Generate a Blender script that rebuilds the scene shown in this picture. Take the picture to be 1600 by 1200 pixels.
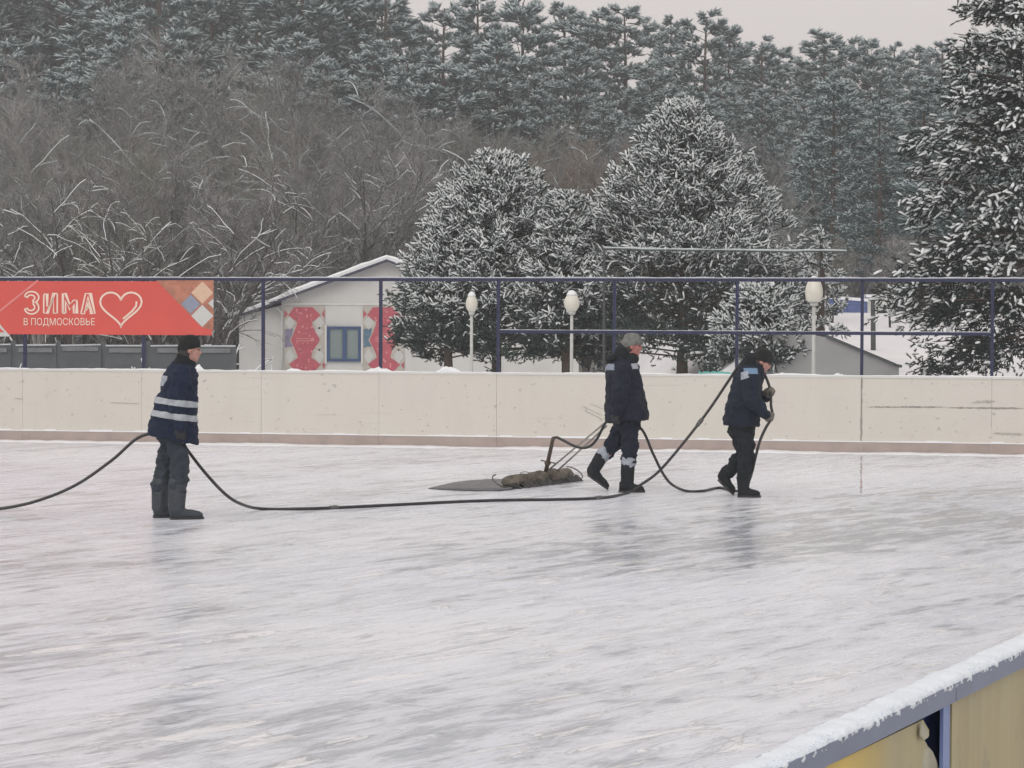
import bpy, bmesh, math, random
import numpy as np
from mathutils import Vector, Matrix, noise as mnoise

scene = bpy.context.scene
for o in list(bpy.data.objects):
    bpy.data.objects.remove(o)
col = scene.collection
R = math.radians

# ------------------------------------------------------------------ camera, sky, sun, exposure
CAM_H = 1.9
F = 3600.0                       # focal length in pixels of a 1600 wide picture
PITCH = math.atan(98 / F)
ROLL = R(0.25)
cam_data = bpy.data.cameras.new('camera')
cam = bpy.data.objects.new('camera', cam_data)
col.objects.link(cam)
cam_data.sensor_width = 36.0
cam_data.lens = F / 1600 * 36.0
cam_data.clip_end = 2000
CAM_M = Matrix.Rotation(R(90) - PITCH, 3, 'X') @ Matrix.Rotation(ROLL, 3, 'Z')
cam.matrix_world = Matrix.Translation((0, 0, CAM_H)) @ CAM_M.to_4x4()
scene.camera = cam

SUN_EL, SUN_AZ = R(38), R(205)
world = bpy.data.worlds.new('World')
scene.world = world
world.use_nodes = True
nt = world.node_tree
nt.nodes.clear()
wo = nt.nodes.new('ShaderNodeOutputWorld')
bg = nt.nodes.new('ShaderNodeBackground')
sky = nt.nodes.new('ShaderNodeTexSky')
sky.sky_type = 'NISHITA'
sky.sun_disc = False
sky.sun_elevation = SUN_EL
sky.sun_rotation = SUN_AZ
sky.air_density = 1.5
sky.dust_density = 8.0
hsv = nt.nodes.new('ShaderNodeHueSaturation')
hsv.inputs['Saturation'].default_value = 0.2
mixw = nt.nodes.new('ShaderNodeMixRGB')          # overcast: an even cloud deck covers nearly all of the clear sky
mixw.inputs['Fac'].default_value = 0.9
mixw.inputs['Color2'].default_value = (8.3, 7.7, 7.52, 1)
nt.links.new(sky.outputs[0], hsv.inputs['Color'])
nt.links.new(hsv.outputs[0], mixw.inputs['Color1'])
nt.links.new(mixw.outputs[0], bg.inputs['Color'])
bg.inputs['Strength'].default_value = 0.1
nt.links.new(bg.outputs[0], wo.inputs['Surface'])

sun_d = bpy.data.lights.new('sun', 'SUN')
sun_d.energy = 0.9
sun_d.angle = R(45)
sun_d.color = (1.0, 0.96, 0.92)
sun = bpy.data.objects.new('sun', sun_d)
col.objects.link(sun)
sun.rotation_euler = Vector((-0.35, -0.9, math.tan(SUN_EL))).to_track_quat('Z', 'Y').to_euler()

vs = scene.view_settings
vs.view_transform = 'Standard'
vs.look = 'None'
vs.gamma = 1.0
vs.use_curve_mapping = False
vs.exposure = 0.07


# ------------------------------------------------------------------ geometry helpers
def ray(px, py):
    return CAM_M @ Vector(((px - 800) / F, (600 - py) / F, -1))

def atY(px, py, Y):
    d = ray(px, py)
    return Vector((0, 0, CAM_H)) + d * (Y / d.y)

def atZ(px, py, z=0.0):
    d = ray(px, py)
    return Vector((0, 0, CAM_H)) + d * ((z - CAM_H) / d.z)

WA = R(10.3)
W_O = Vector((0, 34.4, 0))
W_U = Vector((math.cos(WA), -math.sin(WA), 0))
W_N = Vector((math.sin(WA), math.cos(WA), 0))       # away from the camera

def atW(px, py, off=0.0):
    d = ray(px, py)
    c = Vector((0, 0, CAM_H))
    t = ((W_O + W_N * off) - c).dot(W_N) / d.dot(W_N)
    return c + d * t

def wu(px, py=586):
    return (atW(px, py) - W_O).dot(W_U)

def wp(u, off, z):
    return W_O + W_U * u + W_N * off + Vector((0, 0, z))


def tag(o, label=None, cat=None, group=None, kind=None):
    if label: o['label'] = label
    if cat: o['category'] = cat
    if group: o['group'] = group
    if kind: o['kind'] = kind
    return o

def empty(name, loc=(0, 0, 0), label=None, cat=None, group=None, rz=0.0):
    o = bpy.data.objects.new(name, None)
    col.objects.link(o)
    o.location = loc
    o.rotation_euler = (0, 0, rz)
    o.empty_display_size = 0.1
    return tag(o, label, cat, group)

def link_mesh(name, me, parent=None, mats=()):
    for m in mats:
        me.materials.append(m)
    o = bpy.data.objects.new(name, me)
    col.objects.link(o)
    o.parent = parent
    return o


class MB:
    """collects shapes in world space; build() links them as one mesh object"""
    def __init__(s):
        s.v, s.f, s.mi = [], [], []

    def face(s, pts, mi=0):
        b = len(s.v)
        s.v += [tuple(p) for p in pts]
        s.f.append(tuple(range(b, b + len(pts))))
        s.mi.append(mi)

    def hexa(s, p, mi=0):
        b = len(s.v)
        s.v += [tuple(q) for q in p]
        for f in ((0, 3, 2, 1), (4, 5, 6, 7), (0, 1, 5, 4), (1, 2, 6, 5), (2, 3, 7, 6), (3, 0, 4, 7)):
            s.f.append(tuple(b + i for i in f))
            s.mi.append(mi)

    def box(s, c, size, ux=Vector((1, 0, 0)), uy=Vector((0, 1, 0)), uz=Vector((0, 0, 1)), mi=0):
        c = Vector(c)
        x, y, z = ux * size[0] / 2, uy * size[1] / 2, uz * size[2] / 2
        s.hexa([c - x - y - z, c + x - y - z, c + x + y - z, c - x + y - z,
                c - x - y + z, c + x - y + z, c + x + y + z, c - x + y + z], mi)

    def bar(s, a, b, w, h, mi=0):
        a, b = Vector(a), Vector(b)
        ux = (b - a)
        L = ux.length
        ux = ux / L
        up = Vector((0, 0, 1)) if abs(ux.z) < 0.95 else Vector((0, 1, 0))
        uy = up.cross(ux).normalized()
        uz = ux.cross(uy)
        s.box((a + b) / 2, (L, w, h), ux, uy, uz, mi)

    def tube(s, pts, r, n=8, mi=0, cap=True):
        pts = [Vector(p) for p in pts]
        rs = r if isinstance(r, (list, tuple)) else [r] * len(pts)
        b = len(s.v)
        prev = None
        for i, p in enumerate(pts):
            t = (pts[min(i + 1, len(pts) - 1)] - pts[max(i - 1, 0)]).normalized()
            if prev is None:
                a = Vector((0, 0, 1)) if abs(t.z) < 0.9 else Vector((1, 0, 0))
                u = a.cross(t).normalized()
            else:
                u = (prev - t * prev.dot(t)).normalized()
            prev = u
            w = t.cross(u)
            for k in range(n):
                an = 2 * math.pi * k / n
                s.v.append(tuple(p + (u * math.cos(an) + w * math.sin(an)) * rs[i]))
        for i in range(len(pts) - 1):
            for k in range(n):
                k2 = (k + 1) % n
                s.f.append((b + i * n + k, b + i * n + k2, b + (i + 1) * n + k2, b + (i + 1) * n + k))
                s.mi.append(mi)
        if cap:
            s.f.append(tuple(b + k for k in reversed(range(n))))
            s.f.append(tuple(b + (len(pts) - 1) * n + k for k in range(n)))
            s.mi += [mi, mi]

    def rings(s, rings, mi=0, cap=True):
        """rings: list of equally long point lists, closed loft"""
        b = len(s.v)
        n = len(rings[0])
        for r in rings:
            s.v += [tuple(p) for p in r]
        for i in range(len(rings) - 1):
            for k in range(n):
                k2 = (k + 1) % n
                s.f.append((b + i * n + k, b + i * n + k2, b + (i + 1) * n + k2, b + (i + 1) * n + k))
                s.mi.append(mi)
        if cap:
            s.f.append(tuple(b + k for k in reversed(range(n))))
            s.f.append(tuple(b + (len(rings) - 1) * n + k for k in range(n)))
            s.mi += [mi, mi]

    def lathe(s, c, prof, n=20, mi=0):
        c = Vector(c)
        s.rings([[c + Vector((r * math.cos(2 * math.pi * k / n), r * math.sin(2 * math.pi * k / n), z))
                  for k in range(n)] for r, z in prof], mi)

    def ellipsoid(s, c, rx, ry, rz, n=16, m=10, rot=None, mi=0):
        c = Vector(c)
        rr = []
        for i in range(m + 1):
            ph = -math.pi / 2 + math.pi * (0.02 + 0.96 * i / m)
            ring = []
            for k in range(n):
                an = 2 * math.pi * k / n
                v = Vector((rx * math.cos(ph) * math.cos(an), ry * math.cos(ph) * math.sin(an), rz * math.sin(ph)))
                ring.append(c + (rot @ v if rot else v))
            rr.append(ring)
        s.rings(rr, mi)

    def prism(s, poly, nrm, th, mi=0):
        """flat polygon (list of points) thickened by th along nrm"""
        b = len(s.v)
        n = len(poly)
        nrm = Vector(nrm)
        s.v += [tuple(Vector(p)) for p in poly] + [tuple(Vector(p) + nrm * th) for p in poly]
        s.f.append(tuple(b + i for i in range(n)))
        s.f.append(tuple(b + n + i for i in reversed(range(n))))
        s.mi += [mi, mi]
        for i in range(n):
            j = (i + 1) % n
            s.f.append((b + j, b + i, b + n + i, b + n + j))
            s.mi.append(mi)

    def mesh(s, name, origin=(0, 0, 0), smooth=False):
        o = Vector(origin)
        me = bpy.data.meshes.new(name)
        me.from_pydata([(v[0] - o.x, v[1] - o.y, v[2] - o.z) for v in s.v], [], s.f)
        me.polygons.foreach_set('material_index', s.mi)
        if smooth:
            me.polygons.foreach_set('use_smooth', [True] * len(s.f))
        me.update()
        return me

    def build(s, name, mats, parent=None, smooth=False, fix=True):
        org = parent.location if parent else (0, 0, 0)
        if parent and parent.parent:
            org = Vector(parent.location) + Vector(parent.parent.location)
        me = s.mesh(name, org, smooth)
        if fix:
            bm = bmesh.new()
            bm.from_mesh(me)
            bmesh.ops.recalc_face_normals(bm, faces=bm.faces)
            bm.to_mesh(me)
            bm.free()
        if not isinstance(mats, (list, tuple)):
            mats = [mats]
        return link_mesh(name, me, parent, mats)


# ------------------------------------------------------------------ materials
def new_mat(name):
    m = bpy.data.materials.new(name)
    m.use_nodes = True
    m.node_tree.nodes.clear()
    t = m.node_tree
    out = t.nodes.new('ShaderNodeOutputMaterial')
    p = t.nodes.new('ShaderNodeBsdfPrincipled')
    t.links.new(p.outputs[0], out.inputs['Surface'])
    return m, t, p

def ramp(t, src, stops):
    r = t.nodes.new('ShaderNodeValToRGB')
    el = r.color_ramp.elements
    while len(el) < len(stops):
        el.new(0.5)
    for e, (pos, c) in zip(el, stops):
        e.position = pos
        e.color = (c[0], c[1], c[2], 1) if hasattr(c, '__len__') else (c, c, c, 1)
    t.links.new(src, r.inputs[0])
    return r.outputs[0]

def coords(t, scale=(1, 1, 1), rot=(0, 0, 0), loc=(0, 0, 0)):
    tc = t.nodes.new('ShaderNodeTexCoord')
    mp = t.nodes.new('ShaderNodeMapping')
    mp.inputs['Scale'].default_value = scale
    mp.inputs['Rotation'].default_value = rot
    mp.inputs['Location'].default_value = loc
    t.links.new(tc.outputs['Object'], mp.inputs[0])
    return mp.outputs[0]

def nz(t, vec, scale, detail=4, rough=0.55, dist=0.0):
    n = t.nodes.new('ShaderNodeTexNoise')
    n.inputs['Scale'].default_value = scale
    n.inputs['Detail'].default_value = detail
    n.inputs['Roughness'].default_value = rough
    n.inputs['Distortion'].default_value = dist
    if vec is not None:
        t.links.new(vec, n.inputs['Vector'])
    return n.outputs['Fac']

def mixc(t, fac, a, b, mode='MIX'):
    m = t.nodes.new('ShaderNodeMixRGB')
    m.blend_type = mode
    for inp, v in (('Fac', fac), ('Color1', a), ('Color2', b)):
        if isinstance(v, (int, float)):
            m.inputs[inp].default_value = v if inp == 'Fac' else (v, v, v, 1)
        elif isinstance(v, (tuple, list)):
            m.inputs[inp].default_value = (v[0], v[1], v[2], 1)
        else:
            t.links.new(v, m.inputs[inp])
    return m.outputs[0]

def bump(t, p, h, strength=0.3, dist=0.01):
    b = t.nodes.new('ShaderNodeBump')
    b.inputs['Strength'].default_value = strength
    b.inputs['Distance'].default_value = dist
    t.links.new(h, b.inputs['Height'])
    t.links.new(b.outputs[0], p.inputs['Normal'])

def simple(name, c, rough=0.6, var=0.15, scale=6.0, bstr=0.0, metal=0.0, bscale=None, spec=None):
    m, t, p = new_mat(name)
    vec = coords(t)
    n = nz(t, vec, scale, 5)
    dark = tuple(x * (1 - var) for x in c)
    lite = tuple(min(1, x * (1 + var)) for x in c)
    t.links.new(ramp(t, n, [(0.3, dark), (0.7, lite)]), p.inputs['Base Color'])
    p.inputs['Roughness'].default_value = rough
    p.inputs['Metallic'].default_value = metal
    if spec is not None:
        p.inputs['Specular IOR Level'].default_value = spec
    if bstr:
        bump(t, p, nz(t, vec, bscale or scale * 4, 4), bstr, 0.01)
    return m

M = {}
M['snow'] = simple('snow', (0.84, 0.865, 0.885), 0.75, 0.04, 3, 0.3, bscale=25)
M['snow_near'] = simple('snow_near', (0.77, 0.83, 0.89), 0.75, 0.06, 12, 0.4, bscale=90)
M['navy_paint'] = simple('navy_paint', (0.011, 0.016, 0.062), 0.45, 0.25, 9, 0.1)
M['frost_rail'] = simple('frost_rail', (0.5, 0.53, 0.56), 0.8, 0.15, 30, 0.4)
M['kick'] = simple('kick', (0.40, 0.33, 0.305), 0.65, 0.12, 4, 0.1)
M['red_vinyl'] = simple('red_vinyl', (0.64, 0.085, 0.066), 0.5, 0.05, 2, 0.15, bscale=5)
M['print_cream'] = simple('print_cream', (0.84, 0.66, 0.55), 0.55, 0.04)
M['print_pink'] = simple('print_pink', (0.70, 0.22, 0.20), 0.55, 0.1)
M['print_brown'] = simple('print_brown', (0.42, 0.17, 0.11), 0.55, 0.25, 8)
M['print_beige'] = simple('print_beige', (0.66, 0.46, 0.33), 0.55, 0.08, 30)
M['print_blue'] = simple('print_blue', (0.25, 0.28, 0.37), 0.55, 0.1, 30)
M['print_grey'] = simple('print_grey', (0.56, 0.57, 0.55), 0.55, 0.06, 30)
M['house_wall'] = simple('house_wall', (0.62, 0.625, 0.61), 0.85, 0.05, 1.5, 0.15)
M['house_trim'] = simple('house_trim', (0.66, 0.66, 0.63), 0.8, 0.04)
M['soffit'] = simple('soffit', (0.07, 0.075, 0.12), 0.7, 0.2)
M['window_blue'] = simple('window_blue', (0.04, 0.085, 0.19), 0.4, 0.15)
M['poster_red'] = simple('poster_red', (0.47, 0.10, 0.13), 0.5, 0.12, 5)
M['poster_grey'] = simple('poster_grey', (0.48, 0.46, 0.41), 0.55, 0.1, 8)
M['poster_pink'] = simple('poster_pink', (0.70, 0.30, 0.30), 0.5, 0.1, 8)
M['poster_violet'] = simple('poster_violet', (0.22, 0.20, 0.30), 0.5, 0.3, 14)
M['poster_blue'] = simple('poster_blue', (0.10, 0.18, 0.25), 0.5, 0.3, 14)
M['pole_grey'] = simple('pole_grey', (0.50, 0.52, 0.50), 0.55, 0.12, 8)
M['pole_dark'] = simple('pole_dark', (0.06, 0.065, 0.07), 0.7, 0.2)
M['globe'] = simple('globe', (0.70, 0.69, 0.61), 0.35, 0.06, 4)
M['retaining'] = simple('retaining', (0.36, 0.37, 0.375), 0.85, 0.07, 1.2, 0.2)
M['slate'] = simple('slate', (0.080, 0.092, 0.10), 0.7, 0.18, 2.5, 0.2)
M['slate_light'] = simple('slate_light', (0.16, 0.175, 0.185), 0.75, 0.18, 4, 0.2)
M['blue_sheet'] = simple('blue_sheet', (0.08, 0.12, 0.30), 0.5, 0.15, 4)
M['white_paint'] = simple('white_paint', (0.70, 0.70, 0.66), 0.6, 0.06)
M['teal'] = simple('teal', (0.16, 0.50, 0.45), 0.5, 0.2)
M['rubber'] = simple('rubber', (0.022, 0.022, 0.024), 0.42, 0.3, 20, 0.2, bscale=60)
M['boot'] = simple('boot', (0.014, 0.017, 0.022), 0.75, 0.25, 12, 0.2, spec=0.2)
M['boot_grey'] = simple('boot_grey', (0.032, 0.041, 0.052), 0.55, 0.2, 12, 0.2)
M['glove_dark'] = simple('glove_dark', (0.022, 0.024, 0.03), 0.85, 0.2, 30, 0.3)
M['glove_olive'] = simple('glove_olive', (0.16, 0.15, 0.125), 0.85, 0.25, 30, 0.3)
M['skin'] = simple('skin', (0.44, 0.17, 0.145), 0.55, 0.15, 14)
M['skin_pale'] = simple('skin_pale', (0.47, 0.25, 0.20), 0.55, 0.12, 14)
M['eye'] = simple('eye', (0.04, 0.03, 0.03), 0.3, 0.1)
M['hair'] = simple('hair', (0.05, 0.04, 0.035), 0.8, 0.3, 60)
M['reflective'] = simple('reflective', (0.38, 0.41, 0.44), 0.4, 0.12, 14)
M['print_white'] = simple('print_white', (0.33, 0.36, 0.41), 0.6, 0.12, 14)
M['print_sky'] = simple('print_sky', (0.13, 0.23, 0.36), 0.6, 0.15, 14)
M['sacking'] = simple('sacking', (0.135, 0.118, 0.092), 0.9, 0.6, 9, 0.6, bscale=45)
M['rag'] = simple('rag', (0.045, 0.045, 0.045), 0.6, 0.4, 14, 0.4)
M['wet_cloth'] = simple('wet_cloth', (0.11, 0.115, 0.12), 0.45, 0.25, 5, 0.5, bscale=14)
M['wire'] = simple('wire', (0.10, 0.10, 0.095), 0.5, 0.2)
M['rust'] = simple('rust', (0.10, 0.075, 0.055), 0.7, 0.35, 25, 0.2)
M['bark'] = simple('bark', (0.27, 0.265, 0.25), 0.9, 0.35, 5, 0.5)
M['bark_dark'] = simple('bark_dark', (0.045, 0.042, 0.040), 0.9, 0.35, 5, 0.5)
M['bark_pine'] = simple('bark_pine', (0.085, 0.065, 0.052), 0.9, 0.35, 5, 0.5)
M['rail_metal'] = simple('rail_metal', (0.165, 0.195, 0.275), 0.5, 0.15, 4, 0.05)
M['rail_post'] = simple('rail_post', (0.17, 0.23, 0.44), 0.45, 0.12, 6)
M['navy_sheet'] = simple('navy_sheet', (0.018, 0.036, 0.13), 0.55, 0.15, 4)
M['torn_edge'] = simple('torn_edge', (0.38, 0.37, 0.29), 0.75, 0.2, 20)

def cloth(name, c, var=0.25):
    m, t, p = new_mat(name)
    vec = coords(t)
    n = nz(t, vec, 5, 5)
    t.links.new(ramp(t, n, [(0.25, tuple(x * (1 - var) for x in c)), (0.75, tuple(x * (1 + var) for x in c))]), p.inputs['Base Color'])
    p.inputs['Roughness'].default_value = 0.9
    p.inputs['Specular IOR Level'].default_value = 0.2
    p.inputs['Sheen Weight'].default_value = 0.02
    a = nz(t, coords(t, (1, 1, 0.6)), 9, 4, 0.6, 0.8)
    bump(t, p, a, 0.7, 0.03)
    return m
M['jacket_navy'] = cloth('jacket_navy', (0.010, 0.018, 0.042))
M['jacket_dark'] = cloth('jacket_dark', (0.013, 0.017, 0.031))
M['jacket_slate'] = cloth('jacket_slate', (0.012, 0.018, 0.032))
M['trouser_grey'] = cloth('trouser_grey', (0.036, 0.046, 0.058))
M['trouser_navy'] = cloth('trouser_navy', (0.012, 0.016, 0.030))
M['trouser_black'] = cloth('trouser_black', (0.014, 0.018, 0.023))
M['collar'] = cloth('collar', (0.012, 0.017, 0.020))
M['hat_black'] = simple('hat_black', (0.008, 0.009, 0.009), 0.95, 0.3, 60, 0.5, bscale=90)
M['hat_grey'] = simple('hat_grey', (0.17, 0.175, 0.165), 0.95, 0.3, 30, 0.6, bscale=80)

# windows: pale reflecting panes
m, t, p = new_mat('pane')
p.inputs['Base Color'].default_value = (0.23, 0.29, 0.29, 1)
p.inputs['Roughness'].default_value = 0.12
M['pane'] = m

# foliage with a slightly different tone for each shoot
def foliage(name, a, b):
    m, t, p = new_mat(name)
    g = t.nodes.new('ShaderNodeNewGeometry')
    t.links.new(ramp(t, g.outputs['Random Per Island'], [(0.0, a), (1.0, b)]), p.inputs['Base Color'])
    p.inputs['Roughness'].default_value = 0.75
    p.inputs['Specular IOR Level'].default_value = 0.2
    return m
def twig_mat(name, cols):
    m, t, p = new_mat(name)
    oi = t.nodes.new('ShaderNodeObjectInfo')
    g = t.nodes.new('ShaderNodeNewGeometry')
    c = ramp(t, oi.outputs['Random'], [(i / max(1, len(cols) - 1), c_) for i, c_ in enumerate(cols)])
    k = ramp(t, g.outputs['Random Per Island'], [(0, 0.6), (1, 1.35)])
    t.links.new(mixc(t, 1.0, c, k, 'MULTIPLY'), p.inputs['Base Color'])
    p.inputs['Roughness'].default_value = 0.8
    p.inputs['Specular IOR Level'].default_value = 0.2
    return m
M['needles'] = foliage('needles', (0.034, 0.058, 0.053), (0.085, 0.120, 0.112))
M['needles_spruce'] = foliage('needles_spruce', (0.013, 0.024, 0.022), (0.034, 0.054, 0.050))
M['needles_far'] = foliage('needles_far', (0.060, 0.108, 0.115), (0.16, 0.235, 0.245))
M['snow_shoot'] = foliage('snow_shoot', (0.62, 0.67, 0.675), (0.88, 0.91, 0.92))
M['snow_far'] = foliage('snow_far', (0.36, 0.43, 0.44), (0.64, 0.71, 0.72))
M['twig'] = twig_mat('twig', [(0.17, 0.178, 0.182), (0.27, 0.27, 0.272), (0.235, 0.24, 0.20), (0.21, 0.214, 0.228), (0.31, 0.31, 0.305)])
M['twig_tan'] = foliage('twig_tan', (0.14, 0.115, 0.090), (0.26, 0.21, 0.16))

# boards: worn off-white paint, pinkish patches, puck marks
m, t, p = new_mat('board_paint')
vec = coords(t)
base = ramp(t, nz(t, vec, 0.55, 3), [(0.35, (0.645, 0.605, 0.555)), (0.65, (0.64, 0.62, 0.555))])
base = mixc(t, ramp(t, nz(t, coords(t, (1, 1, 0.4)), 3.0, 5), [(0.45, 0.0), (0.75, 0.35)]), base, (0.57, 0.53, 0.49))
spots = ramp(t, nz(t, coords(t, (1, 1, 1.3)), 11.0, 3, 0.6), [(0.645, 0.0), (0.71, 0.6)])
base = mixc(t, spots, base, (0.30, 0.285, 0.27))
smear = ramp(t, nz(t, coords(t, (0.6, 0.6, 12)), 1.6, 4, 0.6), [(0.63, 0.0), (0.75, 0.35)])
base = mixc(t, smear, base, (0.42, 0.40, 0.38))
t.links.new(base, p.inputs['Base Color'])
p.inputs['Roughness'].default_value = 0.6
bump(t, p, nz(t, vec, 7, 4), 0.12, 0.01)
M['board'] = m
M['scuff'] = simple('scuff', (0.30, 0.285, 0.26), 0.8, 0.25, 18)
M['scuff_light'] = simple('scuff_light', (0.43, 0.41, 0.37), 0.8, 0.2, 18)

# ice: grey glassy ice under streaks of frost and scraped snow, all drawn out along the rink
def streak(t, length, width, loc=(0, 0, 0), rot=58):
    tc = t.nodes.new('ShaderNodeTexCoord')
    mp = t.nodes.new('ShaderNodeMapping')
    mp.vector_type = 'TEXTURE'
    mp.inputs['Location'].default_value = loc
    mp.inputs['Rotation'].default_value = (0, 0, R(rot))
    mp.inputs['Scale'].default_value = (length, width, 1)
    t.links.new(tc.outputs['Object'], mp.inputs[0])
    return mp.outputs[0]
m, t, p = new_mat('ice')
big = nz(t, streak(t, 7, 3.0, (3, 1, 0)), 1.0, 4, 0.55, 0.4)
mid = nz(t, streak(t, 1.6, 0.42, (1, 5, 0)), 1.0, 8, 0.66, 0.7)
fine = nz(t, streak(t, 0.55, 0.16, (4, 2, 0), 52), 1.0, 6, 0.66, 0.6)
tiny = nz(t, streak(t, 0.10, 0.05), 1.0, 4, 0.6)
a = mixc(t, 0.52, mid, big)
a = mixc(t, 0.36, a, fine)
frost = ramp(t, a, [(0.435, 0.0), (0.475, 0.62), (0.49, 0.75), (0.57, 1.0)])
tint = ramp(t, nz(t, streak(t, 3, 3, (5, 5, 0)), 1.0, 3), [(0.35, (0.785, 0.825, 0.895)), (0.65, (0.82, 0.845, 0.89))])
icec = ramp(t, tiny, [(0.3, (0.47, 0.505, 0.56)), (0.7, (0.55, 0.585, 0.635))])
cc = mixc(t, frost, icec, tint)
white = ramp(t, nz(t, streak(t, 0.75, 0.16, (8, 3, 0), 50), 1.0, 7, 0.68, 0.9), [(0.57, 0.0), (0.60, 0.85)])
cc = mixc(t, white, cc, (0.90, 0.91, 0.925))
pits = ramp(t, nz(t, streak(t, 1.25, 0.13, (1, 9, 0)), 1.0, 7, 0.66, 0.8), [(0.605, 0.0), (0.635, 0.6), (0.70, 0.75)])
cc = mixc(t, pits, cc, (0.44, 0.455, 0.49))
fleck = ramp(t, nz(t, streak(t, 0.25, 0.06, (2, 2, 0)), 1.0, 4, 0.6), [(0.64, 0.0), (0.72, 0.35)])
cc = mixc(t, fleck, cc, (0.42, 0.43, 0.45))
t.links.new(cc, p.inputs['Base Color'])
t.links.new(ramp(t, frost, [(0.0, 0.10), (1.0, 0.30)]), p.inputs['Roughness'])
p.inputs['IOR'].default_value = 1.31
p.inputs['Specular IOR Level'].default_value = 0.50
hh = mixc(t, 0.45, a, fine)
hh = mixc(t, 0.35, hh, white)
bump(t, p, hh, 0.6, 0.06)
M['ice'] = m

# ground snow
m, t, p = new_mat('ground_snow')
vec = coords(t)
t.links.new(ramp(t, nz(t, vec, 0.6, 5), [(0.3, (0.74, 0.75, 0.77)), (0.7, (0.83, 0.83, 0.84))]), p.inputs['Base Color'])
p.inputs['Roughness'].default_value = 0.8
bump(t, p, nz(t, vec, 2.2, 6), 0.6, 0.12)
M['ground_snow'] = m

# near board sheets: weathered yellow-beige ply with soft vertical stains
m, t, p = new_mat('near_panel')
vec = coords(t, (1, 1, 0.05))
n1 = nz(t, vec, 6.0, 4, 0.55)
base = ramp(t, n1, [(0.30, (0.28, 0.235, 0.145)), (0.5, (0.37, 0.32, 0.185)), (0.7, (0.42, 0.385, 0.23))])
g2 = nz(t, coords(t), 2.0, 4)
base = mixc(t, ramp(t, g2, [(0.45, 0.0), (0.7, 0.5)]), base, (0.33, 0.335, 0.24))
base = mixc(t, ramp(t, nz(t, coords(t), 9, 6, 0.65), [(0.58, 0.0), (0.72, 0.4)]), base, (0.20, 0.18, 0.13))
t.links.new(base, p.inputs['Base Color'])
p.inputs['Roughness'].default_value = 0.6
bump(t, p, n1, 0.3, 0.02)
M['near_panel'] = m
m, t, p = new_mat('near_panel_yellow')
n1 = nz(t, coords(t, (1, 1, 0.07)), 5.0, 4, 0.55)
t.links.new(ramp(t, n1, [(0.30, (0.46, 0.34, 0.10)), (0.7, (0.55, 0.42, 0.14))]), p.inputs['Base Color'])
p.inputs['Roughness'].default_value = 0.6
M['near_panel_yellow'] = m

# ------------------------------------------------------------------ near board line (bottom right)
NB_A = atZ(1280, 1200, 1.06)
NB_B = atZ(1600, 1040, 1.06)
NB_E = (NB_B - NB_A); NB_E.z = 0; NB_E.normalize()
NB_N = Vector((NB_E.y, -NB_E.x, 0))                  # towards the camera side
if NB_N.dot(Vector((0, 0, 0)) - NB_A) < 0:
    NB_N = -NB_N

def nb(s, off, z):
    return Vector((NB_A.x, NB_A.y, 0)) + NB_E * s + NB_N * off + Vector((0, 0, z))

def nb_s(px, py, off=0.0):
    d = ray(px, py)
    c = Vector((0, 0, CAM_H))
    o = Vector((NB_A.x, NB_A.y, 0)) + NB_N * off
    t = (o - c).dot(NB_N) / d.dot(NB_N)
    q = c + d * t
    return (q - Vector((NB_A.x, NB_A.y, 0))).dot(NB_E), q.z

# ------------------------------------------------------------------ setting: ground and ice
def smooth(a, b, x):
    t = max(0.0, min(1.0, (x - a) / (b - a)))
    return t * t * (3 - 2 * t)

RW_Y = 46.0
def bank_h(x, y):
    """snow bank rising to the right behind the boards"""
    if y < RW_Y - 4:
        return 0.0
    lo = max(0.0, min(1.0, (x - 3.0) / 2.0))
    wall_top = 1.62 - max(0.0, x - 6.3) * 0.42           # ground at the top of the retaining wall
    wall_top = max(0.35, wall_top)
    up = smooth(RW_Y, 76, y)
    h = wall_top * (1 - up) + 2.27 * up
    if x > 7.7:
        h *= smooth(RW_Y - 4, RW_Y + 3, y)
    else:
        h *= 1.0 if y > RW_Y + 0.12 else 0.0
    return h * lo

def ground_z(x, y):
    z = -0.06 + bank_h(x, y)
    if y > 40:
        z += 0.10 * mnoise.noise(Vector((x * 0.12, y * 0.12, 3.0))) * min(1, (y - 40) / 10)
    return z

xs = [-400, -200, -120, -90, -70, -50, -40] + [-30 + i * 1.0 for i in range(61)] + [40, 50, 70, 90, 120, 200, 400]
ys = [-60, -20, 0, 10, 20, 30, 36, 38, 40, 42, 43, 44, 45, RW_Y + 0.02, RW_Y + 0.2] + [47 + i for i in range(14)] + [62 + 2 * i for i in range(10)] + [86, 95, 110, 130, 160, 200, 300, 500, 900]
g = MB()
for y in ys:
    for x in xs:
        g.v.append((x, y, ground_z(x, y)))
nx = len(xs)
for j in range(len(ys) - 1):
    for i in range(nx - 1):
        g.f.append((j * nx + i, j * nx + i + 1, (j + 1) * nx + i + 1, (j + 1) * nx + i))
        g.mi.append(0)
tag(g.build('ground', M['ground_snow'], smooth=True), kind='structure')

g = MB()
quad = [nb(-26, -0.02, 0), nb(9.0, -0.02, 0), wp(15.5, 0.03, 0), wp(-34, 0.03, 0)]
NI = 24
for j in range(NI + 1):
    for i in range(NI + 1):
        a = quad[0].lerp(quad[1], i / NI)
        b = quad[3].lerp(quad[2], i / NI)
        q = a.lerp(b, j / NI)
        g.v.append((q.x, q.y, 0.0))
for j in range(NI):
    for i in range(NI):
        g.f.append((j * (NI + 1) + i, j * (NI + 1) + i + 1, (j + 1) * (NI + 1) + i + 1, (j + 1) * (NI + 1) + i))
        g.mi.append(0)
tag(g.build('ice', M['ice']), kind='structure')

rng = random.Random(7)

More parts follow.
